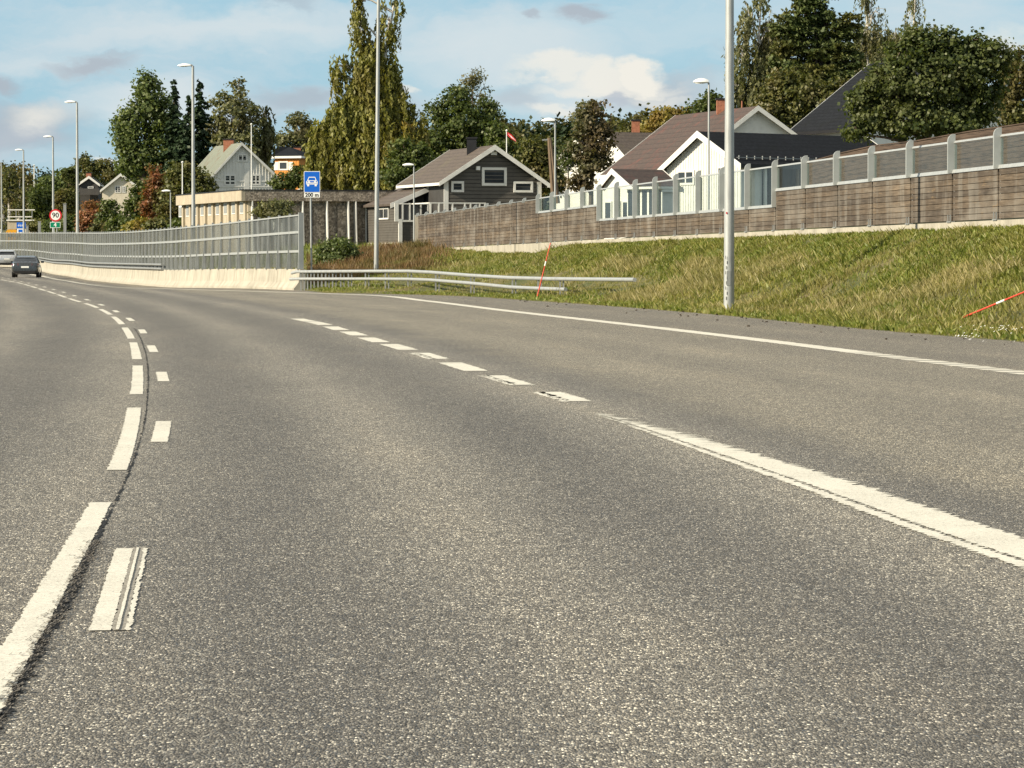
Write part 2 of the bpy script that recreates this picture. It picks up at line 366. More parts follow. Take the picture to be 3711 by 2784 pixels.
BAR=[(143,-8.97),(150,-11.1),(163,-14.94),(181,-18.85),(212,-24.9),(254,-32.6),(296,-39.9),(345,-50.3),(400,-64),(500,-99),(620,-159)]
Bx=interp_path(BAR)
ge=[(3711,1239),(3357,1212),(3021,1183),(2647,1146),(2350,1121),(1942,1091),(1511,1069),(1175,1062)]
GE=[(GP(*p).y,GP(*p).x) for p in ge]; GE=[(GE[0][0]-60,GE[0][1]+60*.115)]+GE
GEx=interp_path(GE)
def Xe(y):
    y=np.asarray(y,float); return np.where(y<132,GEx(y),np.where(y<143,GEx(132)+(y-132)/11*(Bx(143)+.3-GEx(132)),Bx(y)+.3))
el=[(839,1054),(1074,1061),(1309,1069),(1544,1091),(1846,1128),(2350,1185),(2853,1245),(3357,1309),(3711,1353)]
EL=[(GP(*p).y,GP(*p).x) for p in el]
far_el=[(325,1027),(217,1008),(125,986)]
EL=[(EL[-1][0]-34,EL[-1][1]+34*.117)]+EL+[(151,-15.6),(165,-19.0),(182,-22.4)]+[(212,-27.2),(254,-34.5),(296,-41.8),(345,-52.4),(400,-66),(500,-101),(620,-161)]
ELx=interp_path(EL)
# wooden barrier line (X,Y,Z of plank foot)
WL=[(-5.1,190,1.82),(1.15,146.5,1.98),(3.32,130.5,2.05),(7.71,101.4,2.15),(10.9,77.8,2.21),(14.1,54,2.27)]
def Wx(y): a=sorted((w[1],w[0]) for w in WL); return np.interp(y,[q[0] for q in a],[q[1] for q in a])
def Wz(y): a=sorted((w[1],w[2]) for w in WL); return np.interp(y,[q[0] for q in a],[q[1] for q in a])
hum=lambda x,y: .06*np.sin(x*1.1+y*.35)+.05*np.sin(y*.9-x*.6)+.04*np.sin(x*2.3+y*1.7)
def G(x,y):
    x=np.asarray(x,float); y=np.asarray(y,float); off=x-Xe(y); c=x-Cx(y)
    wall=np.maximum(Wx(np.clip(y,54,190))-Xe(y),4.); t=np.clip(off/wall,0,1)
    far=sm(134,146,y)
    S1=np.interp(t,[0,.06,.25,.45,.97,1],[0,.01,.06,.24,1,1]); S2=np.interp(off,[0,.4,2,5,9,14],[.0,.07,.2,.34,.66,1.])
    zw=Wz(np.clip(y,54,190))-.22
    z=zw*(S1*(1-far)+S2*far)
    z=z+np.where(off>wall,.35,0)*sm(0,2,off-wall)*(1-far)
    z=z+hum(x,y)*sm(.4,2,off)*(1-sm(.90,.99,t)*(1-far))
    h=np.maximum(y-205,0)
    hill=h*.0125+np.maximum(h-250,0)*.012*sm(-140,80,x-(y-450)*-.02)
    z=z+hill*sm(3,16,off)
    z=z+np.where(off<0,-.10+zr(x,y)*1.0,0)
    z=z+np.where(c<-12.5,.12,0)
    return z
# ground sheet
def grid(name,xs_of,ys,mat,zf,uvf=None,kind='structure'):
    ys=np.asarray(ys,float); rows=[xs_of(y) for y in ys]; nx=len(rows[0])
    X=np.array(rows); Y=np.repeat(ys[:,None],nx,1); Z=zf(X,Y)
    V=np.stack([X,Y,Z],-1).reshape(-1,3)
    idx=np.arange(len(ys)*nx).reshape(len(ys),nx)
    Fc=np.stack([idx[:-1,:-1],idx[:-1,1:],idx[1:,1:],idx[1:,:-1]],-1).reshape(-1,4)
    me=bpy.data.meshes.new(name); me.from_pydata(V.tolist(),[],Fc.tolist()); me.polygons.foreach_set('use_smooth',[True]*len(me.polygons))
    if uvf is not None:
        uv=me.uv_layers.new(name='UVMap'); U=uvf(X,Y).reshape(-1,2); uv.data.foreach_set('uv',U[Fc.reshape(-1)].reshape(-1))
    me.materials.append(mat); o=bpy.data.objects.new(name,me); COL.objects.link(o); o['kind']=kind; return o
offs=np.concatenate([[-700,-300,-120,-60,-40,-30,-22,-16],np.arange(-1,0.01,.5),np.arange(.15,1,.28),np.arange(1,11,.5),np.arange(11,20,1),[22,25,30,38,50,70,100,150,220,320,480,700,1000]])
ys=np.concatenate([np.arange(-40,40,8),np.arange(40,200,1.5),np.arange(200,420,8),np.arange(420,1000,30),np.arange(1000,4000,300)])
grid('ground',lambda y: float(Xe(y))+offs,ys,M['soil_grass'],G)
ro=np.concatenate([np.arange(-11.5,12,1.0)])
def road_xs(y):
    a=float(Cx(y))-11.5; b=float(Xe(y)); return np.linspace(a,b,26)
ry=np.concatenate([np.arange(-20,150,1.5),np.arange(150,300,3),np.arange(300,621,10)])
# ragged tarmac edge where the turf starts
def road_rows(y):
    x=road_xs(y)
    if y<134: x[-1]+=.10*math.sin(y*1.9)+.08*math.sin(y*4.3+1)
    return x
grid('road',road_rows,ry,M['asphalt'],zr,lambda X,Y: np.stack([X-Cx(Y),Y],-1))
# ---------------------------------------------------------------- painted markings (structure), ragged outlines
def strip(mb,cx,y0,y1,w,off=0.,step=.04,rag=.012,lift=.004,wl=None,ragl=None):
    n=max(2,int((y1-y0)/step)); ys_=np.linspace(y0,y1,n+1); x=cx(ys_)
    dx=np.gradient(x,ys_) if n>2 else np.zeros_like(x); L=np.sqrt(1+dx*dx); nx,ny=1/L,-dx/L
    wl_=w/2 if wl is None else wl
    def rg(r): 
        a=rng.normal(0,1,n+1); b=np.convolve(rng.normal(0,1,n+1),np.ones(5)/5,'same'); return r*(.6*a+1.2*b)
    fade=sm(150,40,ys_) if False else np.clip(60/np.maximum(ys_,1),.15,1)
    a=-wl_+off+rg(rag if ragl is None else ragl)*fade; b=w/2+off+rg(rag)*fade
    A=np.stack([x+nx*a,ys_+ny*a],-1); B=np.stack([x+nx*b,ys_+ny*b],-1)
    za=zr(A[:,0],A[:,1])+lift; zb=zr(B[:,0],B[:,1])+lift
    s0=len(mb.v)
    for i in range(n+1):
        mb.v.append((A[i,0],A[i,1],za[i])); mb.v.append((B[i,0],B[i,1],zb[i]))
    for i in range(n): k=s0+2*i; mb.f.append((k,k+1,k+3,k+2))
def structm(name,mb,mat):
    o=build(name,mb,mat,None,recalc=False); o['kind']='structure'; return o
depth=lambda py: GP(1855,py).y
# long dashes, left of the joint
LO=interp_path([(GP(*p).y,GP(*p).x) for p in [(62,2354),(365,1822),(425,1700),(487,1479),(499,1378),(491,1272),(465,1208),(428,1162),(383,1131),(333,1108)]]+[(float(y),float(Cx(y))-.42-(y-90)*.0015) for y in (110,130,150,180,212,254,296)])
mb=MB(); ld=[(7.0,depth(1823)),(depth(1705),depth(1479)),(depth(1430),depth(1326)),(depth(1303),depth(1242)),(depth(1228),depth(1188)),(depth(1176),depth(1148.5)),(depth(1141),depth(1121)),(depth(1116),depth(1100))]
e=ld[-1][1]+3
while e<300: ld.append((e,e+9)); e+=12
for k,(a,b) in enumerate(ld): strip(mb,LO,a,b,.125 if a>20 else .118,step=.02 if b<35 else .1,rag=.0035,ragl=.006)
structm('long_lane_dashes',mb,M['road_paint'])
mb=MB(); sd=[(depth(2288),depth(1990)),(depth(1603),depth(1528)),(depth(1383),depth(1349)),(depth(1277),depth(1253)),(depth(1209),depth(1195)),(depth(1164),depth(1153))]
e=sd[-1][0]+11.7
while e<300: sd.append((e,e+3)); e+=11.9
S0=interp_path([(GP(*p).y,GP(*p).x) for p in [(392,2288),(474,1990),(577,1603),(593,1528)]]+[(float(y),float(Cx(y))) for y in (35,45,55,70,90,120,160,200,250,300)])
for k,(a,b) in enumerate(sd):
    if k==0:   # scraped dash: bare strip with a thin bright rib
        strip(mb,S0,a,b,.08,off=-.03,step=.02,rag=.003); strip(mb,S0,a,b,.012,off=.033,step=.03,rag=.001,lift=.008)
        strip(mb,S0,a,b,.018,off=.070,step=.02,rag=.004)
    else: strip(mb,S0,a,b,.125,step=.02 if b<60 else .1,rag=.004)
structm('short_lane_dashes',mb,M['road_paint'])
mb=MB(); strip(mb,S0,*sd[0],.05,off=.035,step=.03,rag=.004,lift=.0035); structm('scraped_marking',mb,M['worn_paint'])
# merge-lane dashes and the broad line that follows them
mdx=[(1212,857.5),(1093,822),(998,792),(925,769),(860,749.5),(806,734.5),(763,720.5),(724,709),(689,698.5),(655,691.5)]
MP=[GP(x*D,y*D) for x,y in mdx]
ML=interp_path([(p.y,p.x) for p in MP]); mb=MB()
my=[(847,868),(811.5,832.5),(783.5,801.5),(762.5,776),(743.5,756),(729.5,739.5),(716.5,725),(705.5,713),(695,702),(688.5,694.5)]
for k,(a,b) in enumerate(my):
    y0,y1=depth(b*D),depth(a*D); w=.30
    if k in (0,1,3):  # worn: ragged with a dark thread through it
        strip(mb,ML,y0+.1,y1,.20,off=.05,step=.05,rag=.022); strip(mb,ML,y0,y1-.1,.05,off=-.11,step=.05,rag=.018)
        strip(mb,ML,y0+.3,y1,.06,off=-.055,step=.05,rag=.02)
    else: strip(mb,ML,y0,y1,w,step=.05,rag=.009)
structm('merge_lane_dashes',mb,M['road_paint'])
TL=interp_path([(GP(*p).y,GP(*p).x) for p in [(2158.6,1501),(2541,1640),(2928,1779.6),(3315,1926.5),(3711,2062)]])
yA=GP(2158.6,1501).y; mb=MB()
def TW(y): return np.interp(y,[10,17,22,26,29.5],[.44,.43,.38,.28,.06])
n=700; ysl=np.linspace(8.5,yA,n+1); x=TL(ysl); dx=np.gradient(x,ysl); L=np.sqrt(1+dx*dx); nx,ny=1/L,-dx/L
def band(f0,f1,r0,r1):
    w=TW(ysl); rib=.010*np.sin(ysl*2*math.pi/.11)
    a=f0(w)+rng.normal(0,1,n+1)*r0+rib; b=f1(w)+rng.normal(0,1,n+1)*r1*np.interp(ysl,[10,24,29],[1,2.5,6])+rib
    s0=len(mb.v)
    for i in range(n+1):
        mb.v.append((x[i]+nx[i]*a[i],ysl[i]+ny[i]*a[i],.004)); mb.v.append((x[i]+nx[i]*b[i],ysl[i]+ny[i]*b[i],.004))
    for i in range(n): k=s0+2*i; mb.f.append((k,k+1,k+3,k+2))
band(lambda w:w*0,lambda w:w*.20,.010,.006); band(lambda w:w*.20+.028,lambda w:w,.008,.012)
structm('broad_lane_line',mb,M['road_paint'])
# edge line: smooth far away, transverse ribs close by
mb=MB(); ya=GP(3120,1279).y
strip(mb,ELx,ya,300,.38,step=.12,rag=.012)
y=26.
while y<ya+.2: strip(mb,ELx,y,y+.50,.38,step=.05,rag=.006); y+=.78
structm('edge_line',mb,M['road_paint'])
mb=MB(); strip(mb,ELx,26,ya+.2,.36,step=.2,rag=.006,lift=.0025); structm('edge_line_base',mb,M['worn_paint'])
# ravelled longitudinal joint and thin cracks
mb=MB()
J=interp_path([(GP(*p).y,GP(*p).x) for p in [(20,2560),(170,2300),(265,2140),(330,2000),(378,1900),(425,1808),(475,1690),(518,1560),(534,1440),(532,1300),(520,1255),(500,1210),(470,1170)]])
for (a,b,w,r) in ((7.5,11.6,.042,.012),(11.6,14.5,.038,.011),(14.5,17.8,.024,.008),(17.8,24,.010,.006),(24,34,.007,.006),(34,50,.011,.010),(50,66,.012,.010)):
    strip(mb,J,a,b,w,step=.022 if b<20 else .05,rag=r,lift=.003)
p,q=GP(640,1189),GP(720,1178)
for k in range(3):
    a=p.lerp(q,k/3); b=p.lerp(q,(k+1)/3); mb.poly([a+Vector((0,-.10,.003)),b+Vector((0,-.12,.003)),b+Vector((0,.12,.003)),a+Vector((0,.14,.003))])
structm('road_crack',mb,M['crack_tar'])
# loose stones left in the ravelled joint
V=[]
for i in range(1500):
    y=rng.uniform(8,16.5); c_=float(J(y))+rng.normal(0,.022); s=rng.uniform(.003,.009)
    V.append([(c_-s,y-s,.006),(c_+s,y-s,.004+s),(c_+s,y+s,.012),(c_-s*.6,y+s,.005)])
o=quads('loose_chippings',np.array(V),basic('chippings',(.10,.09,.075),.8,0,.6,60)); o['kind']='stuff'; tag(o,'loose dark stone chippings in the broken joint beside the long dashes','chippings')
# ---------------------------------------------------------------- grass
def blades(name,x,y,z,h,w,lean,mat,label,cat='grass'):
    n=len(x); a=rng.uniform(0,2*math.pi,n); b=rng.uniform(0,2*math.pi,n); l=rng.uniform(0,lean,n)*h
    dx,dy=np.cos(a)*w/2,np.sin(a)*w/2; lx,ly=np.cos(b)*l,np.sin(b)*l
    V=np.zeros((n,4,3)); 
    V[:,0]=np.stack([x-dx,y-dy,z-.03],-1); V[:,1]=np.stack([x+dx,y+dy,z-.03],-1)
    V[:,2]=np.stack([x+dx*.7+lx*.5,y+dy*.7+ly*.5,z+h*.6],-1); V[:,3]=np.stack([x-dx*.1+lx,y-dy*.1+ly,z+h],-1)
    o=quads(name,V,mat); o['kind']='stuff'; tag(o,label,cat); return o
def bank(n,y0,y1,lo,hi,clump=True):
    y=y0+(y1-y0)*rng.random(n)**1.25; xe=Xe(y); wall=np.where(y<191,Wx(y)-.1,xe+np.minimum(Wx(np.clip(y,54,190))-xe,14)); t=lo+(hi-lo)*rng.random(n); x=xe+(wall-xe)*t
    if clump: x=x+rng.normal(0,.05,n)
    return x,y,t
def pn(x,y,s,ph=0): # patch noise
    return np.sin(x*s+ph)*np.cos(y*s*.6+ph*2)+.6*np.sin(x*s*2.1+y*s*1.3+ph)+.4*np.sin(y*s*2.9-x*s*1.7+ph*3)
x,y,t=bank(360000,46,190,.0,1.0); k=(pn(x,y,.7,1)+rng.normal(0,.7,len(x)))
h=.05+.11*rng.random(len(x))+.08*np.clip(pn(x,y,.9,3),0,2)*rng.random(len(x)); h=h*np.where((y>100)&(t<.55),.38,1)*(.55+.75*np.clip(.5+.5*pn(x,y*2,3.1,7),0,1.2)); h*=sm(-.01,.06,t)*.8+.2
h*=1-.35*sm(.9,1,t)
m=rng.random(len(x))<.55+.5*pn(x,y*2,2.3,4); x,y,t,h=x[m],y[m],t[m],h[m]
blades('bank_grass',x,y,G(x,y),h,.012+.012*rng.random(len(x)),1.1,M['grass_blades'],'mixed green and straw grass covering the whole roadside bank')
x,y,t=bank(230000,46,190,.02,1.0); k=pn(x,y,.55,5)+1.3*sm(.55,.95,t)+.7*sm(.25,.05,t)-1.2*sm(.25,.4,t)*(1-sm(.5,.62,t)); m=(k+rng.normal(0,.5,len(x))>-.05)&~((y>101)&(t<.55)&(rng.random(len(x))<.7))
x,y,t=x[m],y[m],t[m]; blades('bank_herbs',x,y,G(x,y),(.035+.09*rng.random(len(x)))*(1-.3*sm(.9,1,t)),.045+.04*rng.random(len(x)),1.4,M['grass_green'],'broad leaved fresh green herbs in patches on the bank','herbs')
x,y,t=bank(120000,50,150,.12,.72); k=pn(x,y,.6,9)+.9*sm(88,100,y)*(1-sm(112,120,y)); m=(k+rng.normal(0,.5,len(x))>.85)&~((y>101)&(t<.62)&(rng.random(len(x))<.93))
x,y,t=x[m],y[m],t[m]; blades('dry_grass',x,y,G(x,y),.12+.22*rng.random(len(x))*(.6+.6*sm(88,104,y)),.009+.010*rng.random(len(x)),.9,M['grass_dry'],'tall dry straw coloured grass around the buried end of the guard rail','dry grass')
# rough vegetation between the screen and the timber barrier
n=42000; px_=rng.uniform(1115,1560,n)+np.abs(rng.normal(0,55,n))*(rng.random(n)<.25); yy=rng.uniform(146,192,n); xx=(px_-CX)*yy/F; m=(xx>Xe(yy)+.5)&(xx<Wx(yy)-.2); xx,yy=xx[m],yy[m]
hh=(.16+.40*rng.random(len(xx)))*np.interp(yy,[146,160,192],[.7,1.0,1.25])*(.75+.35*np.clip(pn(xx,yy,.5,2),-.5,1)); blades('dry_weeds',xx,yy,G(xx,yy),hh,.015+.025*rng.random(len(xx)),.5,M['weeds_brown'],'reddish brown withered weeds behind the guard rail left of the timber barrier','weeds')
n=26000; yy=rng.uniform(190,300,n); xx=Xe(yy)+rng.uniform(.4,26,n); blades('meadow_grass',xx,yy,G(xx,yy),.2+.3*rng.random(n),.05,.8,M['grass_green'],'rough green grass beyond the glass screen','grass')
# small white flowers and gravel crumbs by the tarmac edge
V=[]
for i in range(45):
    c_=at(random.choice([3488,3615])+rng.normal(0,22),random.uniform(1172,1192),58)+Vector((0,rng.normal(0,.8),.0)); z=float(G(c_.x,c_.y))+rng.uniform(.08,.2); s=.018
    V.append([(c_.x-s,c_.y,z),(c_.x,c_.y-s,z+.01),(c_.x+s,c_.y,z+.02),(c_.x,c_.y+s,z+.015)])
o=quads('white_flowers',np.array(V),M['sign_white']); o['kind']='stuff'; tag(o,'tiny white flowers at the foot of the bank by the fallen red stick','flowers')
mb=MB()
for i in range(60):
    y=rng.uniform(50,110); x=float(Xe(y))-abs(rng.normal(0,.8)); s=rng.uniform(.012,.04)
    mb.box((x,y,float(zr(x,y))+s*.4),(s,s*1.3,s*.8),(Vector((math.cos(i),math.sin(i),0)),Vector((-math.sin(i),math.cos(i),0)),Vector((0,0,1))))
o=build('gravel_crumbs',mb,basic('clods',(.05,.04,.03),.9)); o['kind']='stuff'; tag(o,'dark crumbs of soil and gravel scattered on the shoulder','gravel')
# ---------------------------------------------------------------- concrete barrier with glass screen
def walk(fx,y0,y1,step):
    out=[]; y=y0
    while y<y1:
        s=float(fx(y+.5)-fx(y))/.5; out.append(y); y+=step/math.sqrt(1+s*s)
    return out
def frame_at(fx,y):
    s=float(fx(y+.25)-fx(y-.25))/.5; t=Vector((s,1,0)).normalized(); n=Vector((-t.y,t.x,0))  # n points left, to the road
    return Vector((float(fx(y)),y,0)),t,n
cb=thing('concrete_barrier','long pale cast concrete road barrier curving away under the glass screen','barrier',(Bx(143),143,0))
ysb=walk(Bx,143,430,4.0); 
for i in range(len(ysb)-1):
    mb=MB(); rings=[]
    for y in (ysb[i]+(.0 if i else 0),ysb[i+1]-.03):
        o_,t_,n_=frame_at(Bx,y); b0=float(zr(o_.x,y))
        prof=[(.0,-.3),(.0,.08),(-.03,.10),(-.20,.32),(-.26,.86),(-.50,.86),(-.50,-.3)]
        rings.append([o_+n_*(q+.0)+Vector((0,0,b0+h_)) for q,h_ in prof])
    mb.loft(rings); build('barrier_segment',mb,M['concrete'],cb)
sc=thing('glass_noise_screen','grey framed smoked glass noise screen on top of the concrete barrier','noise screen',(Bx(143)+.35,143,.86))
ZT=interp_path([(143,3.13),(163,2.84),(181,2.78),(212,2.86),(254,3.15),(296,3.44),(345,3.78),(430,4.36)])
SH=lambda y: float(ZT(y)-zr(Bx(y)-.35,y)-.86)
ysp=walk(Bx,143.3,235,1.95); ysp=ysp+walk(Bx,ysp[-1]+2.2,425,3.6); pane_mb=[]
for i,y in enumerate(ysp):
    o_,t_,n_=frame_at(Bx,y); b0=float(zr(o_.x,y))+.86; o_=o_-n_*.38
    if i<99:
        mb=MB(); hh=SH(y)+.07
        w=.09 if i else .20
        mb.box(o_+Vector((0,0,b0+hh/2)),(w,.06 if i else .10,hh),(n_,t_,Vector((0,0,1))))
        # bracket flaring to the foot
        mb.prism([o_+n_*.04-t_*.012+Vector((0,0,b0)),o_+n_*.15-t_*.012+Vector((0,0,b0)),o_+n_*.05-t_*.012+Vector((0,0,b0+hh*.62))],t_*.024)
        mb.box(o_+n_*.06+Vector((0,0,b0+.02)),(.3,.2,.04),(n_,t_,Vector((0,0,1))))
        build('post',mb,M['screen_frame'],sc)
    if i+1<len(ysp) and i<98:
        o2,t2,n2=frame_at(Bx,ysp[i+1]); c0=float(zr(o2.x,ysp[i+1]))+.86; o2=o2-n2*.38
        h1,h2=SH(y),SH(ysp[i+1]); Z=Vector((0,0,1)); mb=MB()
        for f0 in (1.0,.69,.34):
            mb.bar(o_+Z*(b0+h1*f0-.03)+n_*.02,o2+Z*(c0+h2*f0-.03)+n2*.02,.05,.06 if f0==1 else .10)
        build('rail_frame',mb,M['galv_pale'],sc)
        mb=MB(); mb.loft([[o_+Z*(b0+.06)-n_*.01,o_+Z*(b0+h1-.06)-n_*.01,o_+Z*(b0+h1-.06)-n_*.024,o_+Z*(b0+.06)-n_*.024],[o2+Z*(c0+.06)-n2*.01,o2+Z*(c0+h2-.06)-n2*.01,o2+Z*(c0+h2-.06)-n2*.024,o2+Z*(c0+.06)-n2*.024]])
        build('glass_panel',mb,M['smoked_glass'],sc)
# pipe railing on the barrier
pr=thing('pipe_railing','galvanised double pipe railing bolted on the far part of the concrete barrier','railing',(Bx(180),180,.86))
yy0,yy1=176.5,305
ysr=list(np.arange(yy0,yy1,4)); 
for dz in (.26,.05):
    pts=[]
    for y in ysr:
        o_,t_,n_=frame_at(Bx,y); pts.append(o_-n_*.16+Vector((0,0,float(zr(o_.x,y))+.86+dz)))
    build('rail',MB().tube(pts,.055,8),M['galv'],pr,True)
for y in ysr:
    o_,t_,n_=frame_at(Bx,y); b0=float(zr(o_.x,y))+.86
    build('post',MB().box(o_-n_*.23+Vector((0,0,b0+.13)),(.05,.06,.32),(n_,t_,Vector((0,0,1)))),M['galv'],pr)
# ---------------------------------------------------------------- guard rail that dives into the grass
gr=thing('guard_rail','galvanised double pipe guard rail running from the barrier end into the grass','guard rail',(-8.9,143,0))
top=[(1058,990,142.5),(1075,985,142),(1343,983,137),(1480,983,132),(1560,987,128.5),(1700,998,122.5),(1850,1007,117.5),(2000,1011,112.5),(2182,1013,105.5),(2300,1014,101)]
low=[(1052,1012,142.5),(1075,1011,142),(1343,1011,137),(1480,1012,132),(1560,1015,128.5),(1700,1026,122.5),(1850,1041,117.5),(1960,1046,113.5),(2050,1049,111)]
build('rail',MB().tube([at(*p) for p in top],.062,10),M['galv_pale'],gr,True)
build('rail',MB().tube([at(*p) for p in low],.062,10),M['galv_pale'],gr,True)
tx=np.array([p[0] for p in top]); 
for px in [1090,1102,1114,1126,1138,1152,1166,1180,1205,1234,1262,1324,1396,1478,1579,1706,1857,1950,2030]:
    for dpx in ((0,12) if px>1150 else (0,)):
        y=float(np.interp(px,tx,[p[2] for p in top])); pt=at(px,float(np.interp(px,tx,[p[1] for p in top])),y); g=float(max(G(pt.x,y),-.1))-.1
        s=.035 if dpx==0 else .028; mb=MB(); q=pt+Vector((dpx*y/F,.13,0)); mb.box((q.x,q.y,(pt.z+.02+g)/2),(s*1.6,.10,pt.z+.02-g)); mb.box((q.x,q.y-.08,pt.z-.02),(s*1.4,.14,.05)); 
        build('post',mb,M['galv'],gr)
# ---------------------------------------------------------------- timber and glass barrier on the bank
tb=thing('timber_noise_barrier','weathered brown timber noise barrier with glass strips along the top of the grass bank','noise barrier',(WL[0][0],190,1.7))
segs=[(11,'wood',1.80,1.92),(4,'short',1.22,2.0),(8,'tall',.66,2.0),(6,'low',1.12,2.0),(6,'low',1.12,2.0)]
posts=[]
for k,(n,kind,wh,ph) in enumerate(segs):
    a=Vector(WL[k]); b=Vector(WL[k+1]); 
    for j in range(n): posts.append((a.lerp(b,j/n),kind,wh,ph))
posts.append((Vector(WL[-1]),'end',1.12,2.0))
Z=Vector((0,0,1))
for i,(p,kind,wh,ph) in enumerate(posts):
    q=posts[i+1][0] if i+1<len(posts) else p+(p-posts[i-1][0]); t_=(q-p); t_.z=0; t_.normalize(); n_=Vector((t_.y,-t_.x,0)).normalized()
    if n_.x>0: n_=-n_                 # towards the road
    pk=posts[i-1][1] if i else kind; z0=min(wh,posts[i-1][2]) if i else wh
    if kind=='wood' : z0=1.74
    # fin with a rounded outer shoulder
    w0,w1=-.03,.15; H_=ph+.04
    prof=[(w0,z0),(w1,z0),(w1,H_-.16),(w1-.012,H_-.10),(w1-.04,H_-.05),(w1-.09,H_-.012),(w1-.13,H_),(w0,H_)]
    mb=MB(); mb.prism([p+n_*a+Z*b-t_*.035 for a,b in prof],t_*.07); build('fin_post',mb,M['alu_frame'],tb)
    mb=MB(); mb.box(p-n_*.04+Z*(.9),(.05,.10,1.8),(n_,t_,Z)); mb.box(p+n_*.075+Z*.06,(.02,.05,.18),(n_,t_,Z)); mb.box(p+n_*.075-t_*.22+Z*.06,(.02,.03,.18),(n_,t_,Z)); mb.box(p+n_*.07+Z*(-.02),(.12,.34,.03),(n_,t_,Z))
    build('foot_bracket',mb,M['galv'],tb)
    if kind=='end': break
    Lp=(q-p).length; dz=(q.z-p.z)
    def along(s,h,o): return p+t_*(s*Lp)+Z*(dz*s+h)+n_*o
    # planks
    mb=MB(); np_=max(3,round(wh/.145)); g=wh/np_
    for r in range(np_):
        h0=r*g+.006; h1=(r+1)*g-.006; o1=.03+.004*rng.random(); s0,s1=.012,.988
        mb.hexa([along(s0,h0,-.02),along(s1,h0,-.02),along(s1,h0,o1),along(s0,h0,o1)],[along(s0,h1,-.02),along(s1,h1,-.02),along(s1,h1,o1-.004),along(s0,h1,o1-.004)])
    build('wood_panel',mb,M['barrier_wood'],tb)
    build('panel_backing',MB().hexa([along(0,.01,-.06),along(1,.01,-.06),along(1,.01,-.03),along(0,.01,-.03)],[along(0,wh-.01,-.06),along(1,wh-.01,-.06),along(1,wh-.01,-.03),along(0,wh-.01,-.03)]),M['dark_interior'],tb)
    if kind=='wood':
        build('top_cap',MB().hexa([along(.0,wh,-.05),along(1,wh,-.05),along(1,wh,.05),along(0,wh,.05)],[along(0,wh+.035,-.05),along(1,wh+.035,-.05),along(1,wh+.035,.05),along(0,wh+.035,.05)]),M['galv'],tb)
    else:
        gt=1.88; mb=MB()
        for (h0,h1,oa,ob) in ((wh+.001,wh+.085,-.03,.06),(gt-.05,gt,-.03,.015)):
            mb.hexa([along(.01,h0,oa),along(.99,h0,oa),along(.99,h0,ob),along(.01,h0,ob)],[along(.01,h1,oa),along(.99,h1,oa),along(.99,h1,ob-.03),along(.01,h1,ob-.03)])
        build('glass_frame',mb,M['galv_pale'],tb)
        build('glass_panel',MB().hexa([along(.012,wh+.08,-.012),along(.988,wh+.08,-.012),along(.988,wh+.08,0),along(.012,wh+.08,0)],[along(.012,gt-.045,-.012),along(.988,gt-.045,-.012),along(.988,gt-.045,0),along(.012,gt-.045,0)]),M['clear_glass'],tb)
mb=MB(); rings=[]
for (p,*_) in posts:
    n_=Vector((-1,-.135,0)).normalized(); rings.append([p+n_*.10+Z*(-.03),p-n_*.12+Z*(-.03),p-n_*.12-Z*1.2,p+n_*.10-Z*1.2])
build('foundation',mb.loft(rings),M['concrete'],tb)
p=Vector(WL[0]); build('end_post',MB().box(p+Vector((-.12,.02,.9)),(.2,.12,1.86)),M['concrete'],tb)
# second, plain timber fence standing higher behind the right end
tf=thing('timber_fence','dark plain plank fence rising behind the glass strip at the right','fence',(9.7,112,2.3))
fp=[(2925,592,108),(2955,583,107),(3050,556,104.5),(3174,529,102),(3321,513,98.5),(3505,480,95),(3711,450,91),(3900,424,88)]
pts=[at(*q)+Vector((.9,0,0)) for q in fp]; 
pts=[at(q[0],q[1],q[2]) for q in fp]
for a,b in zip(pts[:-1],pts[1:]):
    n=max(1,round((b-a).length/2.4)); t_=(b-a); t_.z=0; t_.normalize(); n_=Vector((t_.y,-t_.x,0)); n_=n_ if n_.x<0 else -n_
    for j in range(n):
        c0=a.lerp(b,j/n); c1=a.lerp(b,(j+1)/n); mb=MB()
        for r in range(16):
            h=-.14*r-.01; mb.hexa([c0+Z*(h-.132),c1+Z*(h-.132),c1+Z*(h-.132)-n_*.03,c0+Z*(h-.132)-n_*.03],[c0+Z*h,c1+Z*h,c1+Z*h-n_*.03,c0+Z*h-n_*.03])
        mb.hexa([c0+Z*.0-n_*.06,c1-n_*.06,c1+n_*.03,c0+n_*.03],[c0+Z*.03-n_*.06,c1+Z*.03-n_*.06,c1+Z*.03+n_*.03,c0+Z*.03+n_*.03])
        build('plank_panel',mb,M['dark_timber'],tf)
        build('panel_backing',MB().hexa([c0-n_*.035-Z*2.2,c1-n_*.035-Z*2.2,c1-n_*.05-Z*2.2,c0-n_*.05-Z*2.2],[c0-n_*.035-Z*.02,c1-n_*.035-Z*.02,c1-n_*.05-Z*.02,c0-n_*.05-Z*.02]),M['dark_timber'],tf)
        mb=MB().box(c0-n_*.09-Z*1.15,(.08,.1,2.3)); build('post',mb,M['telegraph_wood'],tf)
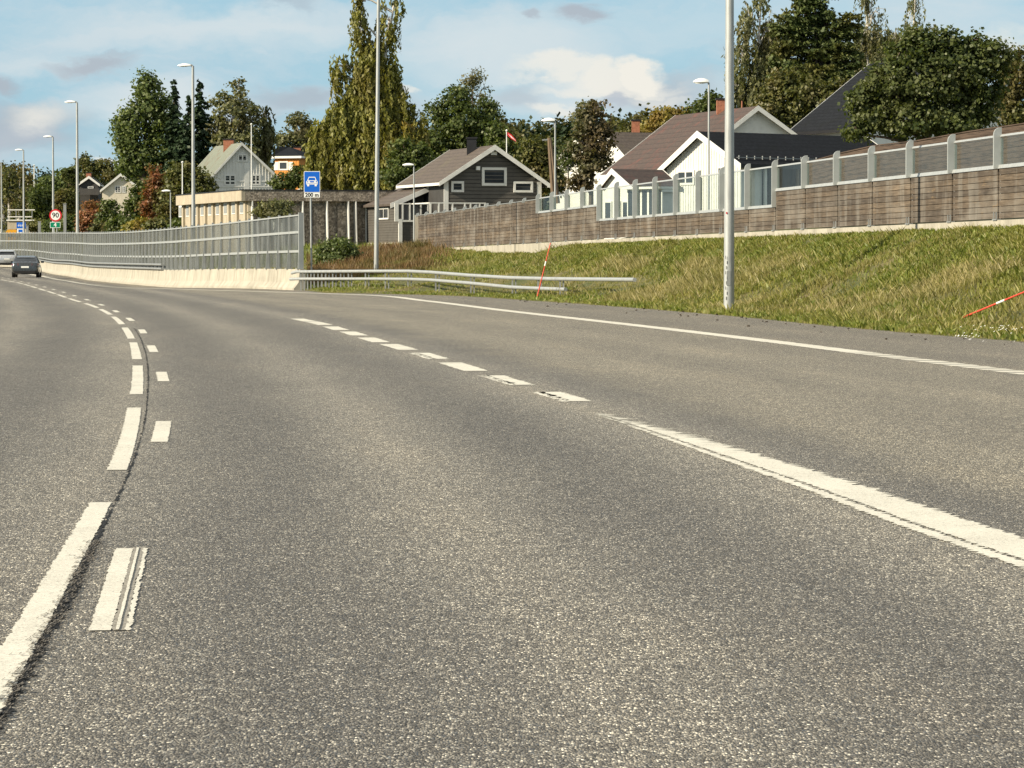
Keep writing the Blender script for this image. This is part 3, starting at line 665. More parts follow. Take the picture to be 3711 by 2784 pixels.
# ---------------------------------------------------------------- street lamps
def make_lamp(H,r0,r1,arm,label,group):
    t=thing('street_lamp',label,'street lamp',(0,0,0),group)
    build('pole',MB().tube([(0,0,0),(0,0,1.2),(0,0,H)],[r0,r0*.96,r1],14),M['galv_pale'],t,True)
    build('service_hatch',MB().box((-.02,-r0*.97,.75),(r0*.7,.012,.32)),M['galv'],t)
    build('base_plate',MB().tube([(0,0,-.1),(0,0,.06)],[r0*1.7,r0*1.7],14),M['galv'],t,True)
    build('arm',MB().tube([(0,0,H-.05),(-.08,0,H+.05),(-arm-.1,0,H+.04)],[r1*.95,r1*.8,r1*.7],8),M['galv'],t,True)
    rings=[]
    for k in range(9):
        u=k/8; x=-arm+.1-u*.78; w=.15*math.sin(math.pi*min(1,.12+u*.86))**.6+.01; h=.13*math.sin(math.pi*min(1,.12+u*.86))**.7+.01
        rings.append([Vector((x,math.cos(a)*w,H+.02+(math.sin(a)*h if math.sin(a)>0 else math.sin(a)*h*.35))) for a in [2*math.pi*q/12 for q in range(12)]])
    build('lamp_head',MB().loft(rings),M['sign_white'],t,True)
    build('lens',MB().box((-arm-.35,0,H-.022),(.42,.17,.03)),M['lamp_glass'],t)
    return t
big=[(2642,None,82.5,'thick galvanised street lamp pole standing in the grass bank right of centre','A'),
 (1363,None,150,'slim tall street lamp pole behind the guard rail, crossing the weeping birch','B'),
 (699,240,204,'tall street lamp in front of the pale concrete building and spruces','C'),
 (279,372,252,'tall street lamp beside the speed limit sign on its right','D'),
 (192,497,325,'tall street lamp rising directly behind the speed limit sign','E'),
 (85,545,368,'tall street lamp just right of the blue sign','F'),
 (5,592,415,'tall street lamp cut by the left edge of the photo','G')]
L0=None
for px,ty,d,lab,_ in big:
    if ty is None:
        q=at(px,1100,d); z=float(G(q.x,d)) if d<120 else -.05
    else: q=at(px,ty,d); z=q.z-12.0
    if L0 is None: L0=make_lamp(12.0,.128,.075,.22,lab,'tall road lamps along the highway'); t=L0
    else: t=copy_tree(L0)
    t['label']=lab; t.location=(q.x,d,z); t.scale=(1,1,1)
    if d<100: t.scale=(1,1,1.1)
    if d==150: t.scale=(.82,.82,1.2); t.rotation_euler=(0,R(.55),0)
mb=MB(); q=at(2634,805,82.3); build('sticker',MB().box((q.x+.0,82.5-.118,q.z),(.03,.01,.04)),M['sign_red'],L0)
for k in range(9): mb.box((L0.location.x-.075+.02*math.sin(k*2.1),82.5-.124+.006*math.cos(k),.35+k*.11),(.012,.008,.07))
build('scuff_marks',mb,M['scuff_mark'],L0)
L1=None
for px,ty,d,lab in [(1500,600,205,'short street lamp in front of the glazed terrace of the grey house'),
 (2012,440,168,'short street lamp beside the leaning wooden power pole'),
 (2569,300,150,'street lamp standing before the white gable, seen through the glass'),
 (618,694,262,'short street lamp left of the pale concrete building')]:
    q=at(px,ty,d); g=float(G(q.x,d))-.1
    H=6.0
    if L1 is None: L1=make_lamp(H,.06,.045,.12,lab,'small street lamps of the side road'); t=L1
    else: t=copy_tree(L1)
    t['label']=lab; t.location=(q.x,d,g); t.scale=(.85,.85,max(.6,(q.z-g)/H))
# ---------------------------------------------------------------- signs
def text_mb(s,size,org,right,up,n,font_w=0.0,cx=True):
    c=bpy.data.curves.new('t','FONT'); c.body=s; c.size=size; c.offset=font_w; c.resolution_u=4
    c.align_x='CENTER'; c.align_y='CENTER'
    o=bpy.data.objects.new('t',c); COL.objects.link(o); dg=bpy.context.evaluated_depsgraph_get(); me=bpy.data.meshes.new_from_object(o.evaluated_get(dg))
    mb=MB(); mb.v=[tuple(org+right*v.co.x+up*v.co.y) for v in me.vertices]; mb.f=[tuple(p.vertices) for p in me.polygons]
    bpy.data.objects.remove(o); return mb
Xv,Zv=Vector((1,0,0)),Vector((0,0,1))
def disc(c,r,y,n=32): return [Vector((c.x+r*math.cos(2*math.pi*k/n),y,c.z+r*math.sin(2*math.pi*k/n))) for k in range(n)]
def rect(x0,x1,z0,z1,y,r=.03):
    pts=[]
    for cx_,cz_,a0 in ((x1-r,z1-r,0),(x0+r,z1-r,90),(x0+r,z0+r,180),(x1-r,z0+r,270)):
        for k in range(5): a=R(a0+k*22.5); pts.append(Vector((cx_+r*math.cos(a),y,cz_+r*math.sin(a))))
    return pts
def plate(name,pts,th,mat,parent): return build(name,MB().prism(pts,(0,th,0)),mat,parent)
def pictogram_car(parent,c,w,y,name='car_symbol'):
    s=w; P=lambda L: [Vector((c.x+a*s,y,c.z+b*s)) for a,b in L]
    mb=MB()
    mb.prism(P([(-.50,-.22),(.50,-.22),(.50,.0),(.46,.08),(.36,.13),(-.36,.13),(-.46,.08),(-.50,.0)]),(0,.004,0))
    mb.prism(P([(-.40,.13),(-.32,.13),(-.25,.37),(-.31,.37)]),(0,.004,0)); mb.prism(P([(.40,.13),(.31,.37),(.25,.37),(.32,.13)]),(0,.004,0))
    mb.prism(P([(-.31,.37),(.31,.37),(.27,.44),(-.27,.44)]),(0,.004,0))
    mb.prism(P([(-.42,-.38),(-.24,-.38),(-.24,-.225),(-.42,-.225)]),(0,.004,0)); mb.prism(P([(.24,-.38),(.42,-.38),(.42,-.225),(.24,-.225)]),(0,.004,0))
    o=build(name,mb,M['sign_white'],parent)
    mb=MB(); mb.prism(P([(-.22,.045),(-.14,-.045),(.14,-.045),(.22,.045),(.12,.075),(-.12,.075)]),(0,.003,0)); mb.prism(P([(-.47,-.135),(.47,-.135),(.47,-.105),(-.47,-.105)]),(0,.003,0))
    for sx in (-.38,.38): mb.prism([Vector((c.x+(sx+.055*math.cos(k*math.pi/6))*s,y,c.z+(.02+.055*math.sin(k*math.pi/6))*s)) for k in range(12)],(0,.003,0))
    mb.v=[(v[0],v[1]-.004,v[2]) for v in mb.v]; build('grille_mark',mb,M['sign_blue'],o)
d=152.0; a=at(1101,621,d); b=at(1160,698,d); e=at(1160,716,d); base=at(1129,985,d)
rs=thing('road_sign','blue motor road sign with white car and 200 m plate on slim post','road sign',(base.x,d,base.z-.3))
build('post',MB().tube([(base.x,d+.06,base.z-.3),(base.x-.04,d+.06,a.z-.1)],.042,10),M['galv_pale'],rs,True)
plate('sign_border',rect(a.x,b.x,b.z,a.z,d,.04),.02,M['sign_white'],rs)
plate('sign_face',rect(a.x+.022,b.x-.022,b.z+.022,a.z-.022,d-.004,.03),.003,M['sign_blue'],rs)
pictogram_car(rs,Vector(((a.x+b.x)/2,0,(a.z+b.z)/2-.0)),.50,d-.009)
pl=plate('distance_plate',rect(a.x+.01,b.x-.01,e.z,b.z-.01,d,.01),.02,M['sign_white'],rs)
build('lettering',text_mb('200 m',.235,Vector(((a.x+b.x)/2,d-.003,(e.z+b.z)/2-.005)),Xv,Zv,None,.008),M['sign_black'],pl,recalc=False)
d=316.0; c=at(201,781,d); r=22.5*d/F
ss=thing('speed_sign','round 90 speed limit sign above a green route number 4 plate','road sign',(c.x,d,c.z-3.2))
build('post',MB().tube([(c.x-.12,d+.07,c.z-3.2),(c.x-.12,d+.07,c.z+.2)],.045,8),M['galv_pale'],ss,True); build('post',MB().tube([(c.x+.12,d+.07,c.z-3.2),(c.x+.12,d+.07,c.z+.2)],.045,8),M['galv_pale'],ss,True)
plate('red_ring',disc(c,r,d),.02,M['sign_red'],ss); plate('white_disc',disc(c,r*.76,d-.005),.004,M['sign_white'],ss)
build('numerals',text_mb('90',r*1.12,Vector((c.x,d-.009,c.z)),Xv,Zv,None,.012),M['sign_black'],ss,recalc=False)
a=at(181,805,d); b=at(219,826,d); plate('route_border',rect(a.x,b.x,b.z,a.z,d,.04),.02,M['sign_white'],ss)
plate('route_plate',rect(a.x+.04,b.x-.04,b.z+.04,a.z-.04,d-.005,.03),.004,M['sign_green'],ss)
build('numerals',text_mb('4',.50,Vector(((a.x+b.x)/2,d-.009,(a.z+b.z)/2)),Xv,Zv,None,.012),M['sign_white'],ss,recalc=False)
d=395.0; a=at(60,806,d); b=at(93,828,d); e=at(93,845,d)
bs=thing('road_sign','small far blue sign with white symbols over a pale plate','road sign',(a.x+.4,d,e.z-2))
build('post',MB().tube([(a.x+.5,d+.05,e.z-2),(a.x+.5,d+.05,a.z-.05)],.05,8),M['galv_pale'],bs,True)
plate('sign_face',rect(a.x,b.x,b.z,a.z,d,.05),.02,M['sign_blue'],bs)
pictogram_car(bs,Vector((a.x+.32,0,(a.z+b.z)/2)),.34,d-.007); pictogram_car(bs,Vector((b.x-.30,0,(a.z+b.z)/2)),.34,d-.007)
plate('lower_plate',rect(a.x+.05,b.x-.05,e.z,b.z-.03,d,.03),.02,M['sign_white'],bs); plate('lower_symbol',rect(a.x+.2,b.x-.35,e.z+.1,b.z-.13,d-.005,.03),.004,M['sign_blue'],bs)
# red snow sticks
def stick(p,q,band,label):
    t=thing('snow_stick',label,'snow pole',p,'red snow poles on the verge'); p,q=Vector(p),Vector(q)
    build('stick',MB().tube([p-(q-p)*.05,q],[.020,.015],8),M['pole_red'],t,True)
    build('reflector_band',MB().tube([p.lerp(q,band[0]),p.lerp(q,band[1])],.0225,8),M['sign_white'],t,True)
p=GP(1944,1088,-.02); q=at(1995,881,p.y); stick(p,q,(.60,.68),'nearly upright red snow stick in front of the guard rail')
p=GP(3444,1194,0); p.z=float(G(p.x,p.y)); q=at(3800,1022,p.y-6.0); stick(p,q,(.50,.58),'red snow stick with white band leaning far over at the right edge')
# ---------------------------------------------------------------- houses
def roofed(name,label,peak,d,th,wl,wr,dl,dr,L,mats,zb,oh=.35,og=.35,trim=.22,rth=.14,wall_drop=None,group=None):
    """gable house: peak pixel at depth d, gable turned by th, half widths to the eaves wl/wr with drops dl/dr, ridge length L"""
    P=at(*peak,d); u=Vector((math.cos(th),math.sin(th),0)); v=Vector((-math.sin(th),math.cos(th),0)) if L>0 else Vector((math.sin(th),-math.cos(th),0)); L=abs(L)
    if mats.get('vdir'): v=mats['vdir']
    t=thing(name,label,'house',(P.x,P.y,zb),group)
    sl,sr=dl/wl,dr/wr; O=P+v*og; Zd=lambda a,z: O+u*a+Z*z
    k=.12
    gable=[Zd(-(wl-oh),zb-P.z-.5),Zd(wr-oh,zb-P.z-.5),Zd(wr-oh,-sr*(wr-oh)-k),Zd(0,-k),Zd(-(wl-oh),-sl*(wl-oh)-k)]
    build('wall',MB().prism(gable,v*(L-2*og)),M[mats['wall']],t)
    rf=MB(); A=lambda a,z,s: P+u*a+Z*z+v*s
    rf.prism([A(0,0,0),A(-wl,-dl,0),A(-wl,-dl-rth,0),A(0,-rth,0)],v*L); roof=build('roof',rf,M[mats['roof']],t)
    roof2=build('roof',MB().prism([A(.002,0,0),A(.002,-rth,0),A(wr,-dr-rth,0),A(wr,-dr,0)],v*L),M[mats['roof']],t)
    for s in (-.03,L): 
        mb=MB(); mb.prism([A(0,.03,s),A(-wl-.02,-dl+.03,s),A(-wl-.02,-dl-trim,s),A(0,-trim-.05,s)],v*.03); build('bargeboard',mb,M['white_trim'],t)
        mb=MB(); mb.prism([A(0,.028,s),A(0,-trim-.05,s),A(wr+.02,-dr-trim,s),A(wr+.02,-dr+.03,s)],v*.03); build('bargeboard',mb,M['white_trim'],t)
    for sgn,w_,d_ in ((-1,wl,dl),(1,wr,dr)):
        build('gutter_board',MB().prism([A(sgn*(w_+.005),-d_-.02,0),A(sgn*(w_+.035),-d_-.02,0),A(sgn*(w_+.035),-d_-.2,0),A(sgn*(w_+.005),-d_-.2,0)],v*L),M[mats.get('gutter','white_trim')],t)
    h=dict(t=t,P=P,O=O,u=u,v=v,zb=zb,wl=wl,wr=wr,oh=oh,og=og,dl=dl,dr=dr,L=L,sl=sl,sr=sr,roof=roof)
    return h
def uz(h,px,py,face='g',s=0):
    if face=='g': n=h['v']; p0=h['O']; 
    else: n=h['u']; p0=h['O']+h['u']*(-(h['wl']-h['oh']))
    q=plane_hit(px,py,p0,n)
    return q
def window(t,q0,q1,ax,nrm,frame=.10,mull=1,mat='white_trim',bars=0,proud=.07):
    """q0 upper left, q1 lower right on the wall plane; ax along wall; nrm outwards"""
    w=abs((q1-q0).dot(ax)); h_=abs(q0.z-q1.z); c=(q0+q1)/2; c.z=(q0.z+q1.z)/2; X=(ax,nrm,Z); mb=MB()
    for sx in (-1,1): mb.box(c+ax*sx*(w/2-frame/2)+nrm*proud/2,(frame,proud,h_),X)
    for sz in (-1,1): mb.box(c+Z*sz*(h_/2-frame/2)+nrm*proud/2,(w-2*frame-.002,proud-.004,frame),X)
    for k in range(mull): mb.box(c+ax*((k+1)/(mull+1)-.5)*(w-2*frame)+nrm*proud/2,(frame*.8,proud-.01,h_-2*frame-.002),X)
    f=build('window',mb,M[mat],t)
    build('pane',MB().box(c+nrm*.040,(w-2*frame-.004,.012,h_-2*frame-.004),X),M['window_glass'],f)
    if bars:
        mb=MB()
        for k in range(1,bars+1): mb.box(c+Z*(k/(bars+1)-.5)*h_+nrm*.052,(w-2*frame,.008,.035),X)
        build('glazing_bar',mb,M[mat],f)
    return f
def gwin(h,x0,y0,x1,y1,**k): return window(h['t'],uz(h,x0,y0),uz(h,x1,y1),h['u'],-h['v'],**k)
def siding(h,vertical=False,step=.18,matn=None,to=None,depth=.018,lo=None,hi=None,below=1e9):
    """board joints on the gable wall as real battens / lapped boards"""
    mb=MB(); u,v,O=h['u'],h['v'],h['O']; a0=-(h['wl']-h['oh']); a1=h['wr']-h['oh']; zb=h['zb']-h['P'].z
    if vertical:
        a=a0+.1
        while a<a1-.05:
            top=-(h['sl']*-a if a<0 else h['sr']*a)-.32
            mb.box(O+u*a+Z*((zb+top)/2)-v*depth/2,(.05,depth,top-zb),(u,v,Z)); a+=step
    else:
        z=zb
        while z<-.5:
            aa=max(a0,-(-z-.3)/h['sl']); bb=min(a1,(-z-.3)/h['sr'])
            if bb-aa>.2:
                m=O+u*((aa+bb)/2)+Z*z; w=bb-aa
                mb.hexa([m-u*w/2,m+u*w/2,m+u*w/2-v*depth,m-u*w/2-v*depth],[m-u*w/2+Z*step*.84,m+u*w/2+Z*step*.84,m+u*w/2+Z*step*.84-v*depth*.7,m-u*w/2+Z*step*.84-v*depth*.7])
            z+=step
    build('siding',mb,M[matn],h['t'])
def chimney(h,px,py0,py1,d,w,mat='brick',cap=True):
    a=at(px,py0,d); b=at(px,py1,d); o=build('chimney',MB().box((a.x,d,(a.z+b.z)/2-.3),(w,w,a.z-b.z+.6)),M[mat],h['roof'])
    if cap: build('chimney_cap',MB().box((a.x,d,a.z+.04),(w+.14,w+.14,.10)),M['black_metal'],o)
# dark grey house with white bargeboards
d=225; zb=2.3
g=roofed('gabled_house','dark grey plank house with white bargeboards behind the timber barrier','',0,0,1,1,1,1,1,{},0) if False else None
h=roofed('gabled_house','dark grey plank house with white bargeboards and terrace behind the timber barrier',(1794,526),d,.29,3.72,3.70,2.42,2.5,10.9,dict(wall='dark_siding',roof='roof_brown'),zb,oh=.45,og=.5,trim=.26)
siding(h,False,.24,'grey_siding',depth=.05)
gwin(h,1745,607,1835,674,frame=.17,mull=0,proud=.12); gwin(h,1634,657,1680,697,frame=.15,mull=0,proud=.12); gwin(h,1860,658,1930,698,frame=.14,mull=0,proud=.12)
chimney(h,1709,503,545,228.5,.62,'black_metal')
for a in (-(h['wl']-h['oh'])+.12,(h['wr']-h['oh'])-.12): build('corner_board',MB().box(h['O']+h['u']*a-h['v']*.03+Z*((zb-h['P'].z-2.35)/2),(.30,.06,abs(zb-h['P'].z+2.35)),(h['u'],h['v'],Z)),M['white_trim'],h['t'])
q=uz(h,1730,610); build('wall_lamp',MB().box(q-h['v']*.12,(.25,.22,.25),(h['u'],h['v'],Z)),M['sign_white'],h['t'])
q=uz(h,1787,556); build('wall_lamp',MB().box(q-h['v']*.12,(.4,.2,.22),(h['u'],h['v'],Z)),M['sign_white'],h['t'])
# side extension with a lower sloping roof
u,v,O=h['u'],h['v'],h['O']; s0=4.3
def solve_a(px,s):   # u coordinate where pixel column px meets the plane v=s
    q=plane_hit(px,700,h['P']+v*s,v); return (q-h['P']).dot(u)
hi_a=-(h['wl']-h['oh'])+.0; q=plane_hit(1416,739,h['P']+v*s0,v); lo_a=(q-h['P']).dot(u); zlo=q.z; q=plane_hit(1557,677,h['P']+v*s0,v); ha=(q-h['P']).dot(u); zhi=q.z
B=lambda a,z,s: Vector((h['P'].x,h['P'].y,0))+u*a+v*s+Z*z
sl=(zhi-zlo)/(ha-lo_a)
er=build('extension_roof',MB().prism([B(lo_a,zlo,s0),B(ha,zhi,s0),B(ha,zhi-.14,s0),B(lo_a,zlo-.14,s0)],v*8.2),M['roof_brown'],h['t'])
build('bargeboard',MB().prism([B(lo_a-.03,zlo+.03,s0-.04),B(ha,zhi+.03,s0-.04),B(ha,zhi-.30,s0-.04),B(lo_a-.03,zlo-.30,s0-.04)],v*.035),M['white_trim'],er)
build('bargeboard',MB().prism([B(lo_a-.03,zlo+.03,s0+8.2),B(ha,zhi+.03,s0+8.2),B(ha,zhi-.26,s0+8.2),B(lo_a-.03,zlo-.26,s0+8.2)],v*.035),M['white_trim'],er)
wa=lo_a+.35
build('extension_wall',MB().prism([B(wa,zb-.4,s0+1.2),B(ha-.05,zb-.4,s0+1.2),B(ha-.05,zhi-.2,s0+1.2),B(wa,zlo+.02,s0+1.2)],v*6.6),M['grey_siding'],h['t'])
mb=MB(); z=zb
while z<zlo-.1: mb.hexa([B(wa-.03,z,s0-.9),B(wa,z,s0-.9),B(wa,z,s0+7.8),B(wa-.03,z,s0+7.8)],[B(wa-.004,z+.165,s0-.9),B(wa,z+.165,s0-.9),B(wa,z+.165,s0+7.8),B(wa-.004,z+.165,s0+7.8)]); z+=.17
build('siding',mb,M['grey_siding'],h['t'])
n_=-u; p0=B(wa-.035,0,0); q0=plane_hit(1374,754,p0,u); q1=plane_hit(1410,795,p0,u); window(h['t'],q0,q1,v,-u,frame=.10,mull=1,proud=.06)
# left corner board & plinth
for s in (s0-.95,s0+7.75): build('corner_board',MB().box(B(wa-.05,(zb+zlo)/2-.1,s),(.08,.16,zlo-zb)),M['white_trim'],h['t'])
build('plinth',MB().box(B(wa+.4,zb-.35,s0+3.4),(1.0,8.8,.75),(u,v,Z)),M['concrete'],h['t'])
# terrace in front of it with glass wind break
tz=plane_hit(1440,800,h['P']+v*(s0-1),v).z; rz=plane_hit(1440,739,h['P']+v*(s0-1),v).z; s1=s0-1.0; te=solve_a(1760,-.9)
build('terrace_wall',MB().prism([B(wa,zb-.4,s1),B(hi_a,zb-.4,s1),B(hi_a,tz,s1),B(wa,tz,s1)],v*2.2),M['grey_siding'],h['t'])
mb=MB(); z=zb-.3; te_=hi_a
while z<tz-.12: mb.hexa([B(wa+.1,z,s1),B(te_,z,s1),B(te_,z,s1-.03),B(wa+.1,z,s1-.03)],[B(wa+.1,z+.16,s1),B(te_,z+.16,s1),B(te_,z+.16,s1-.004),B(wa+.1,z+.16,s1-.004)]); z+=.165
build('terrace_siding',mb,M['grey_siding'],h['t'])
mb=MB(); cols=[1436,1458,1484,1524,1550]; pa=[(plane_hit(c_,760,h['P']+v*s1,v)-h['P']).dot(u) for c_ in cols]
for i,a in enumerate(pa): mb.box(B(a,(tz+rz)/2,s1-.06),(.10 if i else .26,.09,rz-tz+.1),(u,v,Z))
mb.box(B((wa+hi_a)/2,tz-.02,s1-.065),(hi_a-wa,.10,.12),(u,v,Z)); mb.bar(B(wa,rz,s1-.06),B(hi_a-.1,rz,s1-.06),.10,.07); ta=solve_a(1556,-.9); mb.bar(B(ta,rz,-.9),B(te,rz,-.9),.09,.07); mb.bar(B(ta,rz,s1-.1),B(ta,rz,-.86),.09,.07)
for c_ in (1560,1590,1640,1684,1705,1738,1757): a=solve_a(c_,-.9); mb.box(B(a,rz-.53,-.9),(.09,.09,.99),(u,v,Z))
build('terrace_deck',MB().prism([B(ta,tz-.12,-.9),B(te,tz-.12,-.9),B(te,tz-.12,.45),B(ta,tz-.12,.45)],Z*.1),M['telegraph_wood'],h['t'])
tr_=build('terrace_railing',mb,M['white_trim'],h['t'])
for a,b in zip(pa[:-1],pa[1:]): build('pane',MB().box(B((a+b)/2,(tz+rz)/2,s1-.06),(b-a-.1,.02,rz-tz-.12),(u,v,Z)),M['window_glass'],tr_)
build('corner_post',MB().box(B(wa+.02,(zb+tz)/2-.1,s1-.07),(.24,.1,tz-zb+.4),(u,v,Z)),M['white_trim'],h['t'])
# flat roofed concrete building
d=232; P=at(889,687,d); th=.30; u=Vector((math.cos(th),math.sin(th),0)); v=Vector((-math.sin(th),math.cos(th),0)); zb=1.6; C=lambda a,s,z: Vector((P.x,P.y,0))+u*a+v*s+Z*z
fz=at(889,728,d).z; W=17.5; Lw=21.5
cbd=thing('flat_roofed_building','long flat roofed concrete building with white fins behind the glass screen','building',(P.x,P.y,zb))
build('wall',MB().prism([C(.5,.55,zb-.6),C(W-.5,.55,zb-.6),C(W-.5,.55,fz),C(.5,.55,fz)],v*(Lw-1.1)),M['aggregate_dark'],cbd)
build('fascia',MB().prism([C(.0,0,fz),C(W,0,fz),C(W,0,P.z-.06),C(0,0,P.z-.06)],v*.28),M['aggregate_dark'],cbd)
build('fascia',MB().prism([C(-.004,0,fz-.002),C(-.004,Lw,fz-.002),C(-.004,Lw,P.z-.058),C(-.004,0,P.z-.058)],u*-.26),M['aggregate_pale'],cbd)
build('roof',MB().prism([C(-.3,-.03,P.z-.056),C(W+.05,-.03,P.z-.056),C(W+.05,Lw+.05,P.z-.056),C(-.3,Lw+.05,P.z-.056)],Z*.07),M['black_metal'],cbd)
build('soffit',MB().prism([C(0,.3,fz+.02),C(W,.3,fz+.02),C(W,Lw,fz+.02),C(0,Lw,fz+.02)],Z*.1),M['white_trim'],cbd)
build('side_wall',MB().prism([C(.25,.3,zb-.6),C(.25,Lw-.3,zb-.6),C(.25,Lw-.3,fz-.003),C(.25,.3,fz-.003)],u*.24),M['aggregate_pale'],cbd)
def fpx(px,s=0): return (plane_hit(px,800,P+v*s,v)-P).dot(u)
for px in (915,993,1021,1098,1186,1263,1290): a=fpx(px); build('fin',MB().prism([C(a-.03,-.34,zb-.6),C(a-.03,.5,zb-.6),C(a-.03,.5,fz-.003),C(a-.03,-.02,fz-.003)],u*.07),M['white_wood'],cbd)
for x0,x1 in ((1054,1090),(1135,1178),(1222,1258),(940,985)): a,b=fpx(x0,.5),fpx(x1,.5); build('wall_panel',MB().prism([C(a,.42,zb-.6),C(b,.42,zb-.6),C(b,.42,fz-.28),C(a,.42,fz-.28)],v*.12),M['aggregate_dark'],cbd)
for k in range(9):
    s=.75+k*2.52; pw=.5
    build('pilaster',MB().prism([C(.245,s-pw/2,zb-.6),C(.245,s+pw/2,zb-.6),C(.245,s+pw/2,fz-.004),C(.245,s-pw/2,fz-.004)],u*-.16),M['aggregate_pale'],cbd)
    f=build('window',MB().box(C(.235,s+1.26,fz-.42),(.05,1.25,.84),(u,v,Z)),M['white_wood'],cbd); build('pane',MB().box(C(.20,s+1.26,fz-.44),(.03,.85,.62),(u,v,Z)),M['screen_frame'],f)
# carport between the two
gp=at(1345,752,238); gq=at(1290,770,238)
cg=thing('carport','low concrete carport between the concrete building and the grey house','carport',(gp.x-1,238,1.7))
e0=at(1293,750,236); e1=at(1352,770,236); build('lintel',MB().box(((e0.x+e1.x)/2,237,(e0.z+e1.z)/2),(e1.x-e0.x+.6,1.6,e0.z-e1.z)),M['aggregate_pale'],cg)
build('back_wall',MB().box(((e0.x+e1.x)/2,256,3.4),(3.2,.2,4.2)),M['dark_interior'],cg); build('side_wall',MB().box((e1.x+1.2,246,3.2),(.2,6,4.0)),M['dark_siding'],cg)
build('door',MB().box((e0.x+1.1,255.8,4.0),(1.0,.1,2.4)),M['brick'],cg)
# white gabled house with the greenish roof
h=roofed('gabled_house','white clapboard house with grey green roof above the concrete building',(877,517),340,.30,3.95,4.35,4.3,3.95,11.8,dict(wall='white_wood',roof='roof_green'),4.0,oh=.3,og=.35,trim=.22)
siding(h,True,.30,'white_wood',depth=.03)
for r_ in ((860,558,897,587),(812,632,855,673),(910,632,944,672)): gwin(h,*r_,frame=.16,mull=1,bars=2)
chimney(h,829,507,540,345,1.0)
q=uz(h,894,590); build('cladding_board',MB().box(q-Z*2.3-h['v']*.03,(.5,.06,4.6),(h['u'],h['v'],Z)),M['white_trim'],h['t'])
mb=MB(); z1=uz(h,800,656).z
mb.box(h['O']+Z*(z1-h['P'].z)-h['v']*.03,(7.2,.05,.12),(h['u'],h['v'],Z)); z1=uz(h,800,676).z; mb.box(h['O']+Z*(z1-h['P'].z)-h['v']*.03,(7.8,.05,.12),(h['u'],h['v'],Z)); build('band_board',mb,M['white_trim'],h['t'])
# small dormer-like lean-to on its left roof slope
# ochre house with hipped roof
d=420; a=at(984,568,d); b=at(1090,572,d); zb=4.0; top=at(1015,532,d+4)
oc=thing('ochre_house','ochre plank house with white shutters and dark hipped roof','house',(a.x,d,zb))
cA=Vector((a.x+.3,d+1.3,0)); cB=Vector((b.x-.2,d,0)); cC=cB+Vector((2.0,7,0)); cD=cA+Vector((1.6,7,0))
build('wall',MB().prism([cA+Z*zb,cB+Z*zb,cC+Z*zb,cD+Z*zb],Z*(a.z-zb)),M['ochre_wood'],oc)
mb=MB(); t_=(cB-cA).normalized(); nn=Vector((t_.y,-t_.x,0)); k=.15
while k<(cB-cA).length: mb.box(cA+t_*k+nn*.015+Z*((zb+a.z)/2-.05),(.06,.03,a.z-zb-.1),(t_,nn,Z)); k+=.34
build('batten',mb,M['ochre_wood'],oc)
zt=a.z; o=.45; E=[cA+(-t_-(cD-cA).normalized())*o,cB+(t_-(cD-cA).normalized())*o,cC+(t_+(cD-cA).normalized())*o,cD+(-t_+(cD-cA).normalized())*o]; rt=[Vector((top.x-.3,d+3.6,top.z)),Vector((top.x+1.1,d+4.6,top.z))]
mb=MB(); n=len(mb.v); mb.v=[tuple(e+Z*zt) for e in E]+[tuple(r) for r in rt]; mb.f=[(0,1,5,4),(1,2,5),(2,3,4,5),(3,0,4),(3,2,1,0)]; rfo=build('roof',mb,M['roof_black'],oc)
mb=MB()
for i in range(4): mb.bar(E[i]+Z*(zt-.06),E[(i+1)%4]+Z*(zt-.06),.08,.26)
build('fascia',mb,M['white_trim'],oc)
pl_=cA+nn*0.0; q0=plane_hit(1010,585,cA,nn); q1=plane_hit(1044,617,cA,nn); window(oc,q0,q1,t_,nn,frame=.16,mull=0)
for x0,x1 in ((994,1009),(1046,1062)): q0=plane_hit(x0,587,cA,nn); q1=plane_hit(x1,617,cA,nn); c_=(q0+q1)/2; build('shutter',MB().box(c_+nn*.05,((q1-q0).dot(t_),.05,q0.z-q1.z),(t_,nn,Z)),M['white_trim'],oc)
h=roofed('gabled_house','small white edged gable with brick chimney right of the ochre house',(1078,549),432,.25,1.45,1.9,1.3,1.5,6,dict(wall='dark_siding',roof='roof_black'),5,oh=.2,og=.3,trim=.3); chimney(h,1077,535,556,434,.9)
# the two far houses on the left
h=roofed('gabled_house','far dark house with white bargeboards left of the beige house',(322,638),500,.05,1.6,1.55,1.15,1.2,8,dict(wall='dark_siding',roof='roof_black'),4.8,oh=.25,og=.4,trim=.32)
gwin(h,318,676,339,683,frame=.08,mull=0); chimney(h,322,627,645,502,.7); q=uz(h,300,684); build('balcony',MB().box(Vector(((at(322,690,499.5)).x,499.4,at(322,690,499.5).z-.2)),(3.0,.5,.9)),M['dark_siding'],h['t'])
h=roofed('gabled_house','far beige house with white bargeboards between the small trees',(437,629),490,.12,2.85,2.2,2.35,1.65,9,dict(wall='cream_wall',roof='roof_brown'),4.6,oh=.3,og=.4,trim=.32)
gwin(h,416,674,438,699,frame=.12,mull=1,bars=2); gwin(h,441,674,455,699,frame=.12,mull=1,bars=2)
at_=build('roof_antenna',MB().bar(at(437,632,492),at(437,596,492),.06,.06,Vector((0,1,0))).bar(at(415,612,492),at(460,612,492),.05,.05),M['galv'],h['t'])
